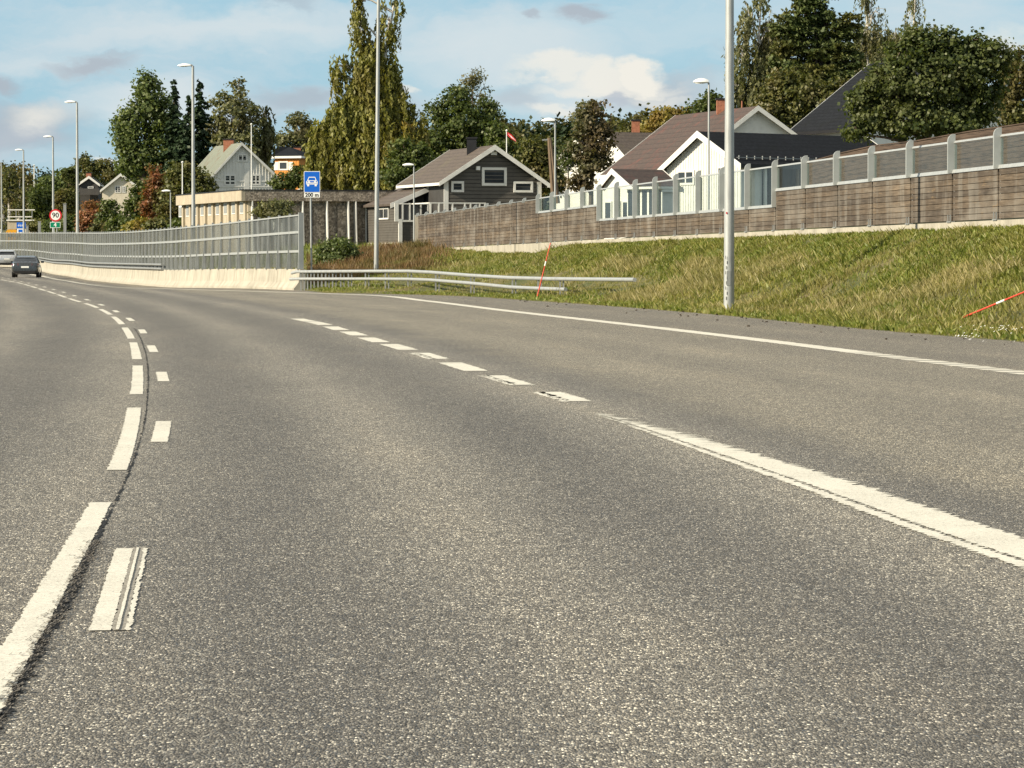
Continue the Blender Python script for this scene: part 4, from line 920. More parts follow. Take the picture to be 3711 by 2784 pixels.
# white house with the mossy brown roof: gable to the camera's right, long left slope
d=215
h=roofed('gabled_house','large white house with long mossy brown tiled roof behind the glass',(2748,384),d,.30,5.2,3.3,3.95,2.25,15.0,dict(wall='white_wood',roof='roof_red'),3.0,oh=.45,og=.5,trim=.24)
chimney(h,2620,362,405,221,.8)
build('vent_pipe',MB().tube([at(2689,366,219),at(2689,396,219)],.05,8),M['brick'],h['roof'])
# annex: gable turned to the left, black tiled roof running to the right
def side_house(name,label,peak,d,ang,wl,wr,dl,dr,L,mats,zb,**k):
    uu=Vector((math.cos(ang),-math.sin(ang),0)); vv=Vector((math.sin(ang),math.cos(ang),0))
    m=dict(mats); m['vdir']=vv; return roofed(name,label,peak,d,-ang,wl,wr,dl,dr,L,m,zb,**k)
h=side_house('white_annex','white boarded gable annex with black tiled roof beside the lamp pole',(2527,476),194,R(50),3.35,3.5,2.15,1.9,13.4,dict(wall='white_wood',roof='roof_black',gutter='black_metal'),2.6,oh=.4,og=.4,trim=.30)
siding(h,True,.21,'white_wood',depth=.03)
gwin(h,2456,618,2518,670,frame=.12,mull=1)
gwin(h,2602,604,2626,780,frame=.10,mull=0)
mb=MB(); q=h['O']+h['u']*(-(h['wl']-h['oh'])+.1)-h['v']*.12; mb.tube([q+Z*(-2.3),q+Z*(-2.7)+h['v']*.05,Vector((q.x,q.y,2.5))],.06,8); build('downpipe',mb,M['brick'],h['t'],True)
ow=h['wr']-h['oh']+.01; build('porch_shade_panel',MB().prism([h['O']+h['u']*ow+h['v']*1.6+Z*(2.6-h['P'].z),h['O']+h['u']*ow+h['v']*12.0+Z*(2.6-h['P'].z),h['O']+h['u']*ow+h['v']*12.0+Z*(-h['dr']-.05),h['O']+h['u']*ow+h['v']*1.6+Z*(-h['dr']-.05)],h['u']*.03),M['dark_interior'],h['t'])  # dark panel on the solid wall stands in for the shaded open porch
for k in range(5): build('porch_post',MB().box(h['O']+h['u']*(ow+.16)+h['v']*(1.7+k*2.5)+Z*((2.6-h['P'].z-h['dr'])/2-.05),(.14,.14,(h['P'].z-h['dr']-2.6)-.1),(h['u'],h['v'],Z)),M['white_trim'] if k%2==0 else M['telegraph_wood'],h['t'])
mb=MB()
for k in range(5): mb.bar(h['O']+h['u']*(ow+.16)+h['v']*1.7+Z*(2.8+k*.2-h['P'].z),h['O']+h['u']*(ow+.16)+h['v']*11.6+Z*(2.8+k*.2-h['P'].z),.03,.08)
build('porch_railing',mb,M['telegraph_wood'],h['t'])
# ridge roll and snow guards on the near slope
u,v,P=h['u'],h['v'],h['P']; mb=MB()
for k in range(22): mb.box(P+u*(h['wr']-.55)+v*(.4+k*.6)+Z*(-h['dr']*(h['wr']-.55)/h['wr']+.10),(.06,.05,.20),(u,v,Z))
mb.bar(P+u*(h['wr']-.5)+v*.2+Z*(-h['dr']*(h['wr']-.5)/h['wr']+.12),P+u*(h['wr']-.5)+v*13.2+Z*(-h['dr']*(h['wr']-.5)/h['wr']+.12),.04,.04); build('snow_guard',mb,M['galv'],h['roof'])
mb=MB()
for k in range(9):
    for j in range(44):
        a=.25+k*.37; s=.15+j*.3; c_=P+u*a+v*s+Z*(-h['dr']*a/h['wr']+.012)
        mb.box(c_,(.05,.20,.03),(u,v,Z))
pass #build('roof_tile_rib',mb,M['roof_black'],h['roof'])
# open terrace fence seen through the tall glass
# small porch with the red and brown roof
h=side_house('porch','small white gabled porch with red edged tiled roof behind the glass',(2217,612),188,R(52),1.15,1.75,.95,1.05,3.6,dict(wall='white_wood',roof='roof_red'),2.4,oh=.2,og=.25,trim=.24)
q0=uz(h,2192,700); 
mb=MB()
for k in range(3):
    f=window(h['t'],h['O']+h['u']*(-.85+k*.75)+Z*(-1.75),h['O']+h['u']*(-.25+k*.75)+Z*(-2.9),h['u'],-h['v'],frame=.07,mull=0)
# conservatory to its right
d=186; a=at(2285,672,d); b=at(2400,672,d)
cs=thing('glazed_veranda','white framed glazed veranda beside the small porch','veranda',(a.x,d,2.4))
A0=Vector((a.x-.1,d+1,0)); B0=Vector((b.x,d-1,0)); t_=(B0-A0).normalized(); nn=Vector((t_.y,-t_.x,0)); 
build('wall',MB().box((A0+B0)/2+Z*2.75,((B0-A0).length,.12,1.5),(t_,nn,Z)),M['white_wood'],cs); build('roof',MB().box((A0+B0)/2+Z*5.05-nn*.5,((B0-A0).length+.2,1.8,.12),(t_,nn,Z)),M['white_trim'],cs)
n=5
for k in range(n):
    c0=A0.lerp(B0,k/n); c1=A0.lerp(B0,(k+1)/n); window(cs,c0+Z*5.0,c1+Z*3.5,t_,nn,frame=.07,mull=0)
# black roofed house behind the maple
h=roofed('black_roofed_house','white house with wide black roof half hidden by the big maple',(3430,205),216,.45,6.1,5.2,4.5,3.3,9.0,dict(wall='white_wood',roof='roof_black',gutter='black_metal'),3.0,oh=.4,og=.4,trim=.2)
# eave with white verge between the annex and the maple
# distant roofs behind the brown tree
h=side_house('gabled_house','far white house with dark roof behind the brown tree, left one',(2085,508),300,R(35),2.6,2.6,2.1,2.1,7,dict(wall='white_wood',roof='roof_brown'),4,oh=.3,og=.3,trim=.25)
h=side_house('gabled_house','far white house with broad dark roof and brick chimney left of the mossy roof',(2190,478),262,R(62),4,4.2,2.6,2.6,9,dict(wall='white_wood',roof='roof_brown'),3.5,oh=.3,og=.3,trim=.22); chimney(h,2304,438,500,264,.6)
# hidden house roof left of centre
h=side_house('gabled_house','low dark roof with white verge under the weeping birch',(1165,655),300,R(20),3.2,3.6,1.1,1.0,6,dict(wall='white_wood',roof='roof_brown'),3.5,oh=.3,og=.3,trim=.18)
# flag poles, pennant, masts
def pole(label,px,y0,y1,d,r=.045,mat='sign_white',cat='flagpole'):
    a=at(px,y1,d); z0=float(G(a.x,d))-.2; t=thing('flagpole',label,cat,(a.x,d,z0)); top=at(px,y0,d)
    build('pole',MB().tube([(a.x,d,z0),(top.x,d,top.z)],[r*1.3,r*.7],8),M[mat],t,True); build('finial',MB().tube([(top.x,d,top.z-.02),(top.x,d,top.z+.05),(top.x,d,top.z+.12)],[r*1.4,r*2,r*.4],8),M[mat],t,True); return t,top
pole('white flagpole in front of the white house gable',911,452,680,300,.05)
pole('short white flagpole left of the pale concrete building',661,590,705,262,.05)
t,top=pole('white flagpole with drooping red pennant behind the grey house ridge',1836,475,560,262,.045)
mb=MB(); a=at(1838,478,262); b=at(1868,505,262); c=at(1871,514,262)
mb.prism([a,at(1837,490,262),at(1852,503,262),c,b,at(1852,487,262)],(0,.02,0)); fl=build('pennant',mb,M['flag_red'],t)
mb=MB(); mb.prism([a+Vector((.05,-.012,-.12)),at(1853,499,262)+Vector((0,-.012,0)),c+Vector((0,-.012,.05)),at(1853,494,262)+Vector((0,-.012,0))],(0,.004,0)); build('pennant_stripe',mb,M['sign_white'],fl)
pole('pale mast standing in the forest left of the speed sign',124,600,750,470,.09,cat='mast')
# leaning wooden power pole
t=thing('power_pole','two leaning brown wooden legs of a power pole behind the grey house','power pole',at(2005,690,240)-Z*1.5)
for x0,x1 in ((1989,2003),(1993,2016)): a=at(x0,500,240); b=at(x1,690,240); build('leg',MB().tube([b-(a-b)*.25,a],[.16,.11],8),M['telegraph_wood'],t,True)
build('crossarm',MB().bar(at(1965,508,240),at(1990,506,240),.1,.1),M['galv'],t); 
# overpass parapet far left, steel posts behind the screen, van roof
d=440; t=thing('bridge_parapet','pale bridge parapet with two horizontal rails at the far left','parapet',(at(80,840,d).x,d,at(80,840,d).z-3))
e0,e1=at(26,800,d),at(132,845,d); build('wall',MB().box(((e0.x+e1.x)/2,d+.4,(e0.z+e1.z)/2-1.2),(e1.x-e0.x,.5,e0.z-e1.z+2.4)),M['aggregate_pale'],t)
for y in (761,786): build('rail',MB().bar(at(27,y,d),at(116 if y>770 else 126,y,d),.1,.12),M['white_trim'],t)
build('coping',MB().box(((e0.x+e1.x)/2,d+.35,e0.z+.05),(e1.x-e0.x+.2,.8,.14)),M['white_trim'],t)
for x in (29,58,88,116): a=at(x,760,d); build('post',MB().box((a.x,d+.05,(a.z+e0.z)/2),(.1,.1,a.z-e0.z+.1)),M['galv'],t)
for x,y0,d,l in ((143,805,330,'grey steel post between the blue sign and the speed sign'),(235,741,320,'grey steel post right of the speed sign'),(99,820,390,'grey steel post right of the blue sign')):
    a=at(x,y0,d); build_top('steel_post',MB().box((a.x,d,a.z-2.6),(.26,.2,5.2)).box((a.x,d,a.z+.04),(.32,.26,.06)),M['galv'],l,'post','steel posts behind the screen')
a=at(22,832,432); b=at(60,846,432)
vt=thing('yellow_truck','yellow roof of a vehicle above the screen at far left','truck',((a.x+b.x)/2,432,b.z-2.4))
build('body',MB().prism([Vector((a.x,432,b.z-2.2)),Vector((b.x,432,b.z-2.2)),Vector((b.x,432,a.z-.1)),Vector((b.x-.1,432,a.z)),Vector((a.x+.25,432,a.z)),Vector((a.x,432,a.z-.25))],(0,4,0)),M['yellow_paint'],vt); build('windscreen',MB().box(((a.x+b.x)/2,431.97,b.z-.25),(1.0,.05,.3)),M['window_glass'],vt)
build('roof_rack',MB().box(((a.x+b.x)/2,434,a.z+.05),(1.0,3,.06)),M['galv'],vt)
a=at(-30,842,424); b=at(7,890,424)
build_top('white_parapet',MB().prism([Vector((a.x,424,b.z)),Vector((b.x,424,b.z)),Vector((b.x+.1,424,a.z+.2)),Vector((a.x,424,a.z+.2))],(0,.4,0)).box(((a.x+b.x)/2,424.2,a.z+.28),(b.x-a.x,.6,.14)),M['white_wood'],'bright white wall end at the extreme left edge','wall')
# ---------------------------------------------------------------- cars
def car(name,label,paint_,x,y,z,head,L=4.65,W=1.85,H=1.44,kind='sedan',suv=False):
    """car with its tail at local -y; heading rotates it"""
    t=thing(name,label,'car',(0,0,0)); g=.16 if not suv else .2
    # lower body: cross-sections from tail to nose: (y, half width, z bottom, z belt)
    S=[(-L/2,.80,.42,.86),(-L/2+.08,.86,.33,1.02),(-L/2+.35,.91,.26,1.08),(-L/2+1.0,.925,.22,1.02),(-.3,.925,.20,.98),(.8,.925,.20,.96),(L/2-1.1,.91,.22,.92),(L/2-.45,.87,.25,.82),(L/2-.08,.78,.32,.66),(L/2,.66,.40,.55)]
    k=H/1.44; rings=[]
    for yy,w,b,tp in S:
        w*=W/1.85; b=b; tp*=k; m=(b+tp)/2
        pr=[(-w*.82,b),(w*.82,b),(w*.97,b+.12),(w,m),(w*.97,tp-.14),(w*.86,tp-.02),(w*.5,tp),(-w*.5,tp),(-w*.86,tp-.02),(-w*.97,tp-.14),(-w,m),(-w*.97,b+.12)]
        rings.append([Vector((a,yy,c)) for a,c in pr])
    build('body',MB().loft(rings),M[paint_],t,True)
    # greenhouse (glass) and roof skin
    yb,yt0,yt1,yf=(-L/2+.42,-L/2+1.25,.35,1.25) if not suv else (-L/2+.12,-L/2+.55,.35,1.2)
    zt=H; zb_=.98*k
    def gh(s,z0=zb_-.03,z1=zt-.05): 
        wb=.80*W/1.85*s; wt=.60*W/1.85*s
        return [[Vector((-wb,yb,z0)),Vector((wb,yb,z0)),Vector((wb,yb+.01,z0+.01)),Vector((-wb,yb+.01,z0+.01))],
                [Vector((-wb*1.04,(yb+yt0)/2,z0)),Vector((wb*1.04,(yb+yt0)/2,z0)),Vector(((wb+wt)/2,(yb+yt0)/2,(z0+z1)/2+.06)),Vector((-(wb+wt)/2,(yb+yt0)/2,(z0+z1)/2+.06))],
                [Vector((-wb*1.08,yt0,z0)),Vector((wb*1.08,yt0,z0)),Vector((wt,yt0,z1)),Vector((-wt,yt0,z1))],
                [Vector((-wb*1.08,yt1,z0)),Vector((wb*1.08,yt1,z0)),Vector((wt,yt1,z1)),Vector((-wt,yt1,z1))],
                [Vector((-wb,yf,z0)),Vector((wb,yf,z0)),Vector((wb,yf-.01,z0+.01)),Vector((-wb,yf-.01,z0+.01))]]
    build('window',MB().loft(gh(1)),M['window_glass'],t,True)
    w=.62*W/1.85; rr=[]
    for yy,zz,ww in ((yt0-.25,zt-.11,w*1.02),(yt0,zt-.03,w*1.03),((yt0+yt1)/2,zt,w*1.04),(yt1,zt-.03,w*1.03),(yt1+.2,zt-.10,w*1.02)):
        rr.append([Vector((a*ww,yy,zz+b)) for a,b in ((-1,-.05),(1,-.05),(.93,.0),(.5,.015),(-.5,.015),(-.93,.0))])
    build('roof',MB().loft(rr),M[paint_],t,True)
    for sx in (-1,1):
        mb=MB(); mb.bar((sx*.82*W/1.85,yb,zb_-.02),(sx*.64*W/1.85,yt0,zt-.05),.10,.06); mb.bar((sx*.64*W/1.85,yt1,zt-.05),(sx*.82*W/1.85,yf,zb_-.02),.06,.05); mb.bar((sx*.86*W/1.85,-.1,zb_-.02),(sx*.65*W/1.85,-.1,zt-.05),.05,.05)
        build('pillar',mb,M[paint_],t)
        mb=MB(); mb.box((sx*(W/2+.10),.75,zb_+.06),(.2,.12,.14)); build('mirror',mb,M[paint_],t)
        mb=MB(); mb.hexa([(sx*.45,-L/2-.01,.80*k),(sx*.86,-L/2+.10,.80*k),(sx*.90,-L/2+.3,.84*k),(sx*.45,-L/2+.06,.84*k)],[(sx*.45,-L/2+.015,.92*k),(sx*.85,-L/2+.13,.92*k),(sx*.88,-L/2+.34,.94*k),(sx*.45,-L/2+.08,.92*k)]); build('tail_light',mb,M['tail_lens'],t)
        build('headlight',MB().box((sx*.62,L/2-.10,.66*k),(.34,.16,.13)),M['lamp_glass'],t)
    build('bumper',MB().box((0,-L/2+.10,.36),(1.30*W/1.85,.20,.16)),M['rubber'],t)
    build('licence_plate',MB().box((0,-L/2-.012,.70*k),(.52,.02,.12)),M['car_plate'],t)
    for sx in (-1,1):
        for yy in (-L/2+.92,L/2-.88):
            c=Vector((sx*(W/2-.12),yy,.335)); ax=Vector((1,0,0))
            wl=build('wheel',MB().tube([c-ax*.11,c-ax*.10,c+ax*.10,c+ax*.11],[.30,.335,.335,.30],20),M['rubber'],t,True)
            build('rim',MB().tube([c+ax*sx*.105,c+ax*sx*.122],[.22,.20],10),M['galv'],wl)
    t.location=(x,y,z); t.rotation_euler=(0,0,head); return t
x=(98-CX)*236/F; car('passenger_car','dark grey car driving away in front of the silver one','paint_dark',x,236,float(zr(x,236)),R(5.0))
x=(24-CX)*326/F; car('passenger_car','silver hatchback ahead of the dark car at the left edge','paint_silver',x,326,float(zr(x,326))+.02,R(9.5),L=4.5,W=1.88,H=1.62,suv=True)
q=at(1317,890,222); car('passenger_car','black car parked between the concrete building and the grey house','paint_black',(1289-CX)*241/F+.95,243.5,1.75,R(172),L=4.5,H=1.55,suv=True)
q=at(1325,842,236); car('passenger_car','second black car deep in the shade under the carport','paint_black',(1300-CX)*250/F+1.0,251,2.9,R(174),L=4.4,H=1.5,suv=True)
# ---------------------------------------------------------------- trees
def rand_unit(n): 
    v=rng.normal(0,1,(n,3)); return v/np.linalg.norm(v,axis=1,keepdims=True)
def leaf_quads(pos,nrm,size,asp=1.0,jit=.8,hang=None):
    n=len(pos); nn=nrm+rng.normal(0,jit,(n,3)); nn/=np.linalg.norm(nn,axis=1,keepdims=True)
    if hang is None: up=rand_unit(n)
    else: up=np.tile([0,0,1.],(n,1))+rng.normal(0,hang,(n,3))
    a=np.cross(nn,up); a/=np.linalg.norm(a,axis=1,keepdims=True)+1e-9; b=np.cross(nn,a)
    s=(size*(.6+.8*rng.random(n)))[:,None] if hasattr(size,'__len__') or True else size
    a=a*s*.5; b=b*s*.5*asp
    return np.stack([pos-b,pos+a*.9-b*.1,pos+b,pos-a*.9+b*.1],1)
def ell_points(c,r,n,shell=.55):
    v=rand_unit(n); rad=(shell+(1-shell)*rng.random(n))**.6*(1+.10*rng.normal(0,1,n)); 
    return c+v*r*rad[:,None], v
def tree(name,label,blobs,d,leaf,bark='bark',base=None,leafsize=.26,dens=1.0,clump=.55,style='broad',group=None,trunk_r=.2,cat='tree',px_scale=D,gap=.0,zbase=None,depthf=.85,limbs=True):
    rnd=[]; E_=[]
    for b in blobs:
        x,y,rx,ry=[q*px_scale for q in b[:4]]; c=at(x,y,d+random.uniform(-.15,.15)*rx*d/F*2); E_.append((np.array(c),np.array([rx*d/F,rx*d/F*depthf,ry*d/F]),b[4] if len(b)>4 else 1.0))
    w=[e[1][0]*e[1][2] for e in E_]; cx=sum(e[0][0]*q for e,q in zip(E_,w))/sum(w)
    if base is not None: cx=at(base*px_scale,900,d).x
    zb=float(G(cx,d)) if zbase is None else zbase
    t=thing(name,label,cat,(cx,d,zb),group)
    # crown
    Q=[]; B=MB(); ztop=max(e[0][2]+e[1][2]*.7 for e in E_); zc=min(e[0][2]-e[1][2] for e in E_)
    tr=[Vector((cx,d,zb-.4)),Vector((cx+random.uniform(-.2,.2),d,zb+(ztop-zb)*.4)),]
    hi=max(E_,key=lambda e:e[0][2]+e[1][2]); tr.append(Vector((cx*.5+hi[0][0]*.5,d,zb+(ztop-zb)*.7))); tr.append(Vector((hi[0][0],hi[0][1],hi[0][2]+hi[1][2]*.5)))
    B.tube(tr,[trunk_r*1.2,trunk_r*.8,trunk_r*.45,.03],8)
    def trunk_at(z):
        z=min(max(z,tr[0].z),tr[-1].z)
        for p,q in zip(tr[:-1],tr[1:]):
            if z<=q.z+1e-6: return p.lerp(q,(z-p.z)/max(q.z-p.z,1e-3))
        return tr[-1]
    for c,r,wt in E_:
        vol=(r[0]*r[1]*r[2])**(2/3); cc=clump
        nc=max(8,int((8.5 if style!='weep' else 11)*vol/cc**2*dens*wt**1.8))
        P_,nv=ell_points(c,np.maximum(r-cc*.30,.15),nc,.35)
        if limbs:
            m=trunk_at(c[2]-r[2]*.6-.5*r[0]); cv=Vector(c); B.tube([m,m.lerp(cv,.6)+Vector((0,0,.2*r[2])),cv],[trunk_r*.35,trunk_r*.22,.03],5)
            for i in range(0,nc,max(1,nc//14)): q=Vector(P_[i]); B.tube([cv.lerp(m,.25),cv.lerp(q,.5)+Vector((0,0,.15)),q],[trunk_r*.14,.03,.012],4,False)
        if style=='broad':
            per=max(8,int(1.3*(cc/leafsize)**2*5)); pos=np.repeat(P_,per,0)+rng.normal(0,1,(nc*per,3))*np.array([cc,cc,cc*.62])*.5
            nrm=np.repeat(nv,per,0)*1.0+np.array([0,0,.5]); Q.append(leaf_quads(pos,nrm,leafsize))
        elif style=='weep':
            per=26; ln=(.7+1.8*rng.random(nc))*min(1.3,r[2]*.45+.35); 
            tt=np.tile(np.linspace(0,1,per),nc); s0=np.repeat(P_,per,0); drift=np.repeat(rng.normal(0,.22,(nc,2)),per,0)
            pos=s0.copy(); pos[:,2]-=tt*np.repeat(ln,per); pos[:,:2]+=drift*(1-(1-tt[:,None])**2)+rng.normal(0,.085,(nc*per,2)); pos[:,2]+=.25*np.sin(np.pi*np.minimum(tt*3,1))*.5
            nrm=np.repeat(nv,per,0)*[1,1,.2]; Q.append(leaf_quads(pos,nrm,leafsize,1.9,.6,.35))
        elif style=='needle':
            per=int(60*(cc/.6)); a=rng.random(nc*per)*2*math.pi; rr=np.sqrt(rng.random(nc*per))*cc*.9
            pos=np.repeat(P_,per,0)+np.stack([np.cos(a)*rr,np.sin(a)*rr,rng.normal(0,.13*cc,nc*per)-rr*.12],-1); Q.append(leaf_quads(pos,np.tile([0,0,1.],(nc*per,1)),leafsize,1.5,.7))
    build('trunk',B,M[bark],t,True,recalc=False)
    quads('crown',np.concatenate(Q),M[leaf],t)
    return t
def spruce_quads(c,H,Rb,n_l=26,ls=.42,dens=1.0):
    Q=[]; 
    for k in range(n_l):
        f=k/n_l; z=H*min(.985,.06+.93*f+rng.normal(0,.012)); r=Rb*(1-f)**.9*(.62+.6*rng.random())+.12; nb=max(4,int((9-4*f)*dens)); a0=rng.random()*6.28
        for j in range(nb):
            a=a0+2*math.pi*j/nb+rng.normal(0,.2); rl=r*(.55+.75*rng.random()); z=H*min(.99,.06+.93*f+rng.normal(0,.014)); m=max(3,int(rl/ls*4.2)); s=np.linspace(.08,1,m)
            px_=np.cos(a)*rl*s; py_=np.sin(a)*rl*s; pz=z-.38*rl*s+.18*rl*s*s
            for side in (-1,0,1):
                w=.28*rl*(1-s)*side+.05*side
                pos=np.stack([px_-np.sin(a)*w,py_+np.cos(a)*w,pz-abs(side)*.06-.05*rng.random(m)],-1)+rng.normal(0,.05,(m,3)); nr=np.tile([math.cos(a)*.5,math.sin(a)*.5,.8],(m,1)); Q.append(leaf_quads(pos,nr,ls,1.25,.45))
    return np.concatenate(Q)+np.array(c)
def spruce(label,px,top,d,R0,group=None,zb=None):
    t_=at(px*D,top*D,d); zb=float(G(t_.x,d)) if zb is None else zb; H=t_.z-zb
    t=thing('spruce_tree',label,'tree',(t_.x,d,zb),group); build('trunk',MB().tube([(t_.x,d,zb-.3),(t_.x,d,zb+H*.97)],[.24,.02],8),M['bark'],t,True,recalc=False)
    quads('crown',spruce_quads((t_.x,d,zb),H,R0,int(H*1.9),.36),M['leaf_spruce'],t)
tree('poplar_tree','big rounded green broadleaf tree at the left, tallest of its group',[(322,240,42,80),(282,275,36,62),(272,330,26,46),(262,270,18,34),(285,365,30,26),(350,265,38,75),(316,190,28,34),(300,335,46,42),(345,340,40,40),(268,300,22,34)],375,'leaf_poplar',leafsize=.34,clump=.85,dens=.85,trunk_r=.3)
for px,top,d,r,l in ((376,164,372,3.0,'narrow dark spruce just right of the big green tree'),(431,166,380,3.4,'dark spruce behind the tall lamp'),(408,200,384,2.8,'smaller dark spruce between two taller spruces'),(395,250,368,3.2,'low dark spruce in front of the pair')):
    spruce(l,px,top,d,r)
tree('birch_tree','olive birch with thin top behind the white house',[(500,250,48,62),(515,185,20,30,.6),(472,285,34,40),(540,262,30,50,.9),(505,320,60,36)],400,'leaf_birch_grey','birch_bark',leafsize=.32,clump=.75,dens=.8,style='broad',trunk_r=.22)
tree('birch_tree','slender weeping birch right of the white house',[(574,250,15,26,.8),(576,292,22,36),(556,320,26,34)],402,'leaf_birch_grey','birch_bark',leafsize=.24,style='weep',clump=.6,dens=1.1,trunk_r=.16)
tree('birch_tree','rounded grey green birch standing alone above the ochre house',[(648,282,34,38),(630,310,30,30),(664,315,24,28),(606,302,14,20),(640,258,16,18)],455,'leaf_birch_grey','birch_bark',leafsize=.34,clump=.8,dens=.85)
tree('weeping_birch','huge weeping birch with long hanging golden strands in the centre',[(778,55,28,60,.5),(770,-5,20,34,.4),(842,35,28,56,.5),(858,-10,18,34,.4),(738,140,28,34,.5),(724,165,16,34,.35),(805,110,36,44,.6),(800,150,46,74),(842,190,34,78),(770,215,34,60),(745,260,48,62),(815,270,60,72),(872,225,28,44,.7),(700,320,44,62),(690,290,26,36,.8),(672,395,22,40),(735,330,44,60),(800,330,60,60),(870,380,44,34),(760,345,62,66),(840,340,60,60),(900,270,26,52,.7),(690,380,44,34),(780,395,70,28)],285,'leaf_birch','birch_bark',base=800,leafsize=.20,style='weep',clump=.42,dens=1.0,trunk_r=.34)
tree('broadleaf_tree','dark bushy tree with bare thin top behind the dark grey house',[(1000,262,58,50),(948,246,30,38),(1046,255,34,42),(940,318,50,42),(1030,310,60,40),(985,215,40,30,.8)],305,'leaf_dark',leafsize=.26,clump=.62,dens=.95,trunk_r=.26)
tree('birch_tree','thin half bare birch top sticking up over the dark bushy tree',[(1020,165,30,30,.30),(1035,200,34,34,.5),(1000,190,20,24,.3),(1062,235,26,20,.4)],312,'leaf_birch_grey','bark',base=1020,leafsize=.18,clump=.6,dens=.6,trunk_r=.16)
tree('broadleaf_tree','low dark tree between the weeping birch and the grey house roof',[(865,372,42,40),(902,345,38,40),(925,380,50,34),(870,330,30,34)],270,'leaf_dark',leafsize=.24,clump=.6)
tree('broadleaf_tree','pale yellow green tree in front of the weeping birch foliage',[(885,300,16,34),(878,275,12,22,.6)],278,'leaf_yellow',leafsize=.2,clump=.5,style='weep')
tree('broadleaf_tree','dark green tree right of the grey house ridge',[(1095,320,40,34),(1075,290,26,26),(1110,350,34,34)],300,'leaf_dark',leafsize=.26,clump=.62)
tree('broadleaf_tree','mid green tree behind the leaning power pole',[(1150,325,38,34),(1165,365,44,44),(1140,390,34,34),(1200,390,30,34)],285,'leaf_autumn',leafsize=.25,clump=.6)
tree('broadleaf_tree','purple brown autumn tree left of the long mossy roof',[(1275,262,36,42),(1302,300,30,40),(1262,315,34,44),(1285,352,42,30),(1255,390,34,30),(1290,235,24,22,.6)],246,'leaf_brown',base=1275,leafsize=.22,clump=.5,dens=.85,trunk_r=.2)
tree('birch_tree','pale topped small birch behind the purple brown tree',[(1268,232,26,20,.8),(1250,255,20,20,.8)],330,'leaf_birch_grey','birch_bark',leafsize=.24,clump=.6)
tree('fruit_tree','sparse light barked fruit tree before the far white house',[(1226,328,24,20,.35),(1216,350,22,18,.35),(1240,350,20,18,.35)],250,'leaf_dark','birch_bark',leafsize=.16,clump=.45,dens=.7)
tree('broadleaf_tree','golden olive tree behind the middle of the mossy roof',[(1430,262,34,34),(1455,250,30,24,.9),(1400,285,30,28),(1440,300,50,30),(1480,262,26,30)],330,'leaf_yellow',leafsize=.28,clump=.7)
tree('broadleaf_tree','dark green round tree left of the thick lamp pole',[(1530,220,28,32),(1500,245,28,28),(1550,250,34,30),(1525,275,44,24)],330,'leaf_dark',leafsize=.28,clump=.7)
tree('broadleaf_tree','thin topped tree on the skyline left of the golden tree',[(1372,258,16,24,.5),(1345,275,22,20,.7),(1360,300,34,28)],420,'leaf_autumn',leafsize=.3,clump=.7)
tree('birch_tree','tall olive birch at the right behind the thick lamp pole',[(1618,40,36,50,.5),(1600,120,38,62,.6),(1640,135,36,62),(1630,200,46,44),(1590,190,26,40,.8),(1645,-10,28,34,.4),(1660,60,30,50,.5)],262,'leaf_birch_grey','birch_bark',leafsize=.17,style='weep',clump=.45,dens=1.0,trunk_r=.24)
tree('pine_tree','broad dark pine rising behind the black roofs',[(1738,25,42,44),(1725,170,60,46),(1800,180,60,50),(1830,60,30,44),(1700,70,36,44),(1790,60,46,50),(1722,90,36,40),(1775,130,56,50),(1830,120,34,50,.9),(1700,130,34,34),(1760,-10,40,34)],250,'leaf_pine',leafsize=.2,style='needle',clump=.75,dens=1.25,trunk_r=.28,base=1765)
tree('broadleaf_tree','olive tree below the pine, above the white gable',[(1690,200,48,54),(1740,205,50,50),(1660,235,34,34),(1720,250,60,34),(1800,215,50,50)],236,'leaf_autumn',leafsize=.22,clump=.55)
tree('birch_tree','weeping birch with hanging sprays left of the maple top',[(1880,25,34,56,.45),(1860,90,30,44,.8),(1900,75,34,24,.7),(1870,-10,16,30,.6)],256,'leaf_birch_grey','birch_bark',leafsize=.14,style='weep',clump=.42,dens=.9)
tree('birch_tree','thin weeping birch directly above the maple',[(1972,20,26,48,.45),(1960,75,30,34,.7),(1930,78,24,24,.6),(1978,-20,16,34,.6)],262,'leaf_birch_grey','birch_bark',leafsize=.14,style='weep',clump=.42,dens=.9)
tree('birch_tree','full green birch behind the pine and the black roofs',[(1860,180,50,60),(1830,230,60,50),(1900,130,40,50),(1780,230,40,40)],275,'leaf_birch_grey','birch_bark',leafsize=.24,clump=.55)
tree('birch_tree','broad grey green birch behind the maple top',[(1940,110,50,44),(1900,150,50,50),(2010,90,34,40,.7),(1870,120,40,40)],282,'leaf_birch_grey','birch_bark',leafsize=.24,clump=.55)
tree('broadleaf_tree','olive tree joining the tall birch and the pine',[(1665,130,34,60),(1680,180,40,50),(1640,230,50,34),(1655,80,22,40,.7)],268,'leaf_autumn',leafsize=.22,clump=.5)
tree('maple_tree','large dark green maple rising behind the glass topped barrier',[(2000,170,100,84),(1925,195,70,66),(2075,165,76,84),(1880,255,52,40),(1960,262,90,42),(2060,260,90,46),(2120,205,54,66),(1950,118,42,34),(2040,92,44,34),(2100,105,46,36),(1850,290,30,22),(1860,225,36,40),(1895,180,40,40),(1985,75,40,20),(2140,130,50,50)],128,'leaf_maple',base=2010,leafsize=.135,clump=.36,dens=.95,trunk_r=.22)
tree('broadleaf_tree','brownish tree cut off by the right edge of the photo',[(2185,190,46,80),(2195,130,26,34,.7),(2200,250,50,44),(2225,160,40,60)],150,'leaf_autumn',leafsize=.15,clump=.42,dens=.9)
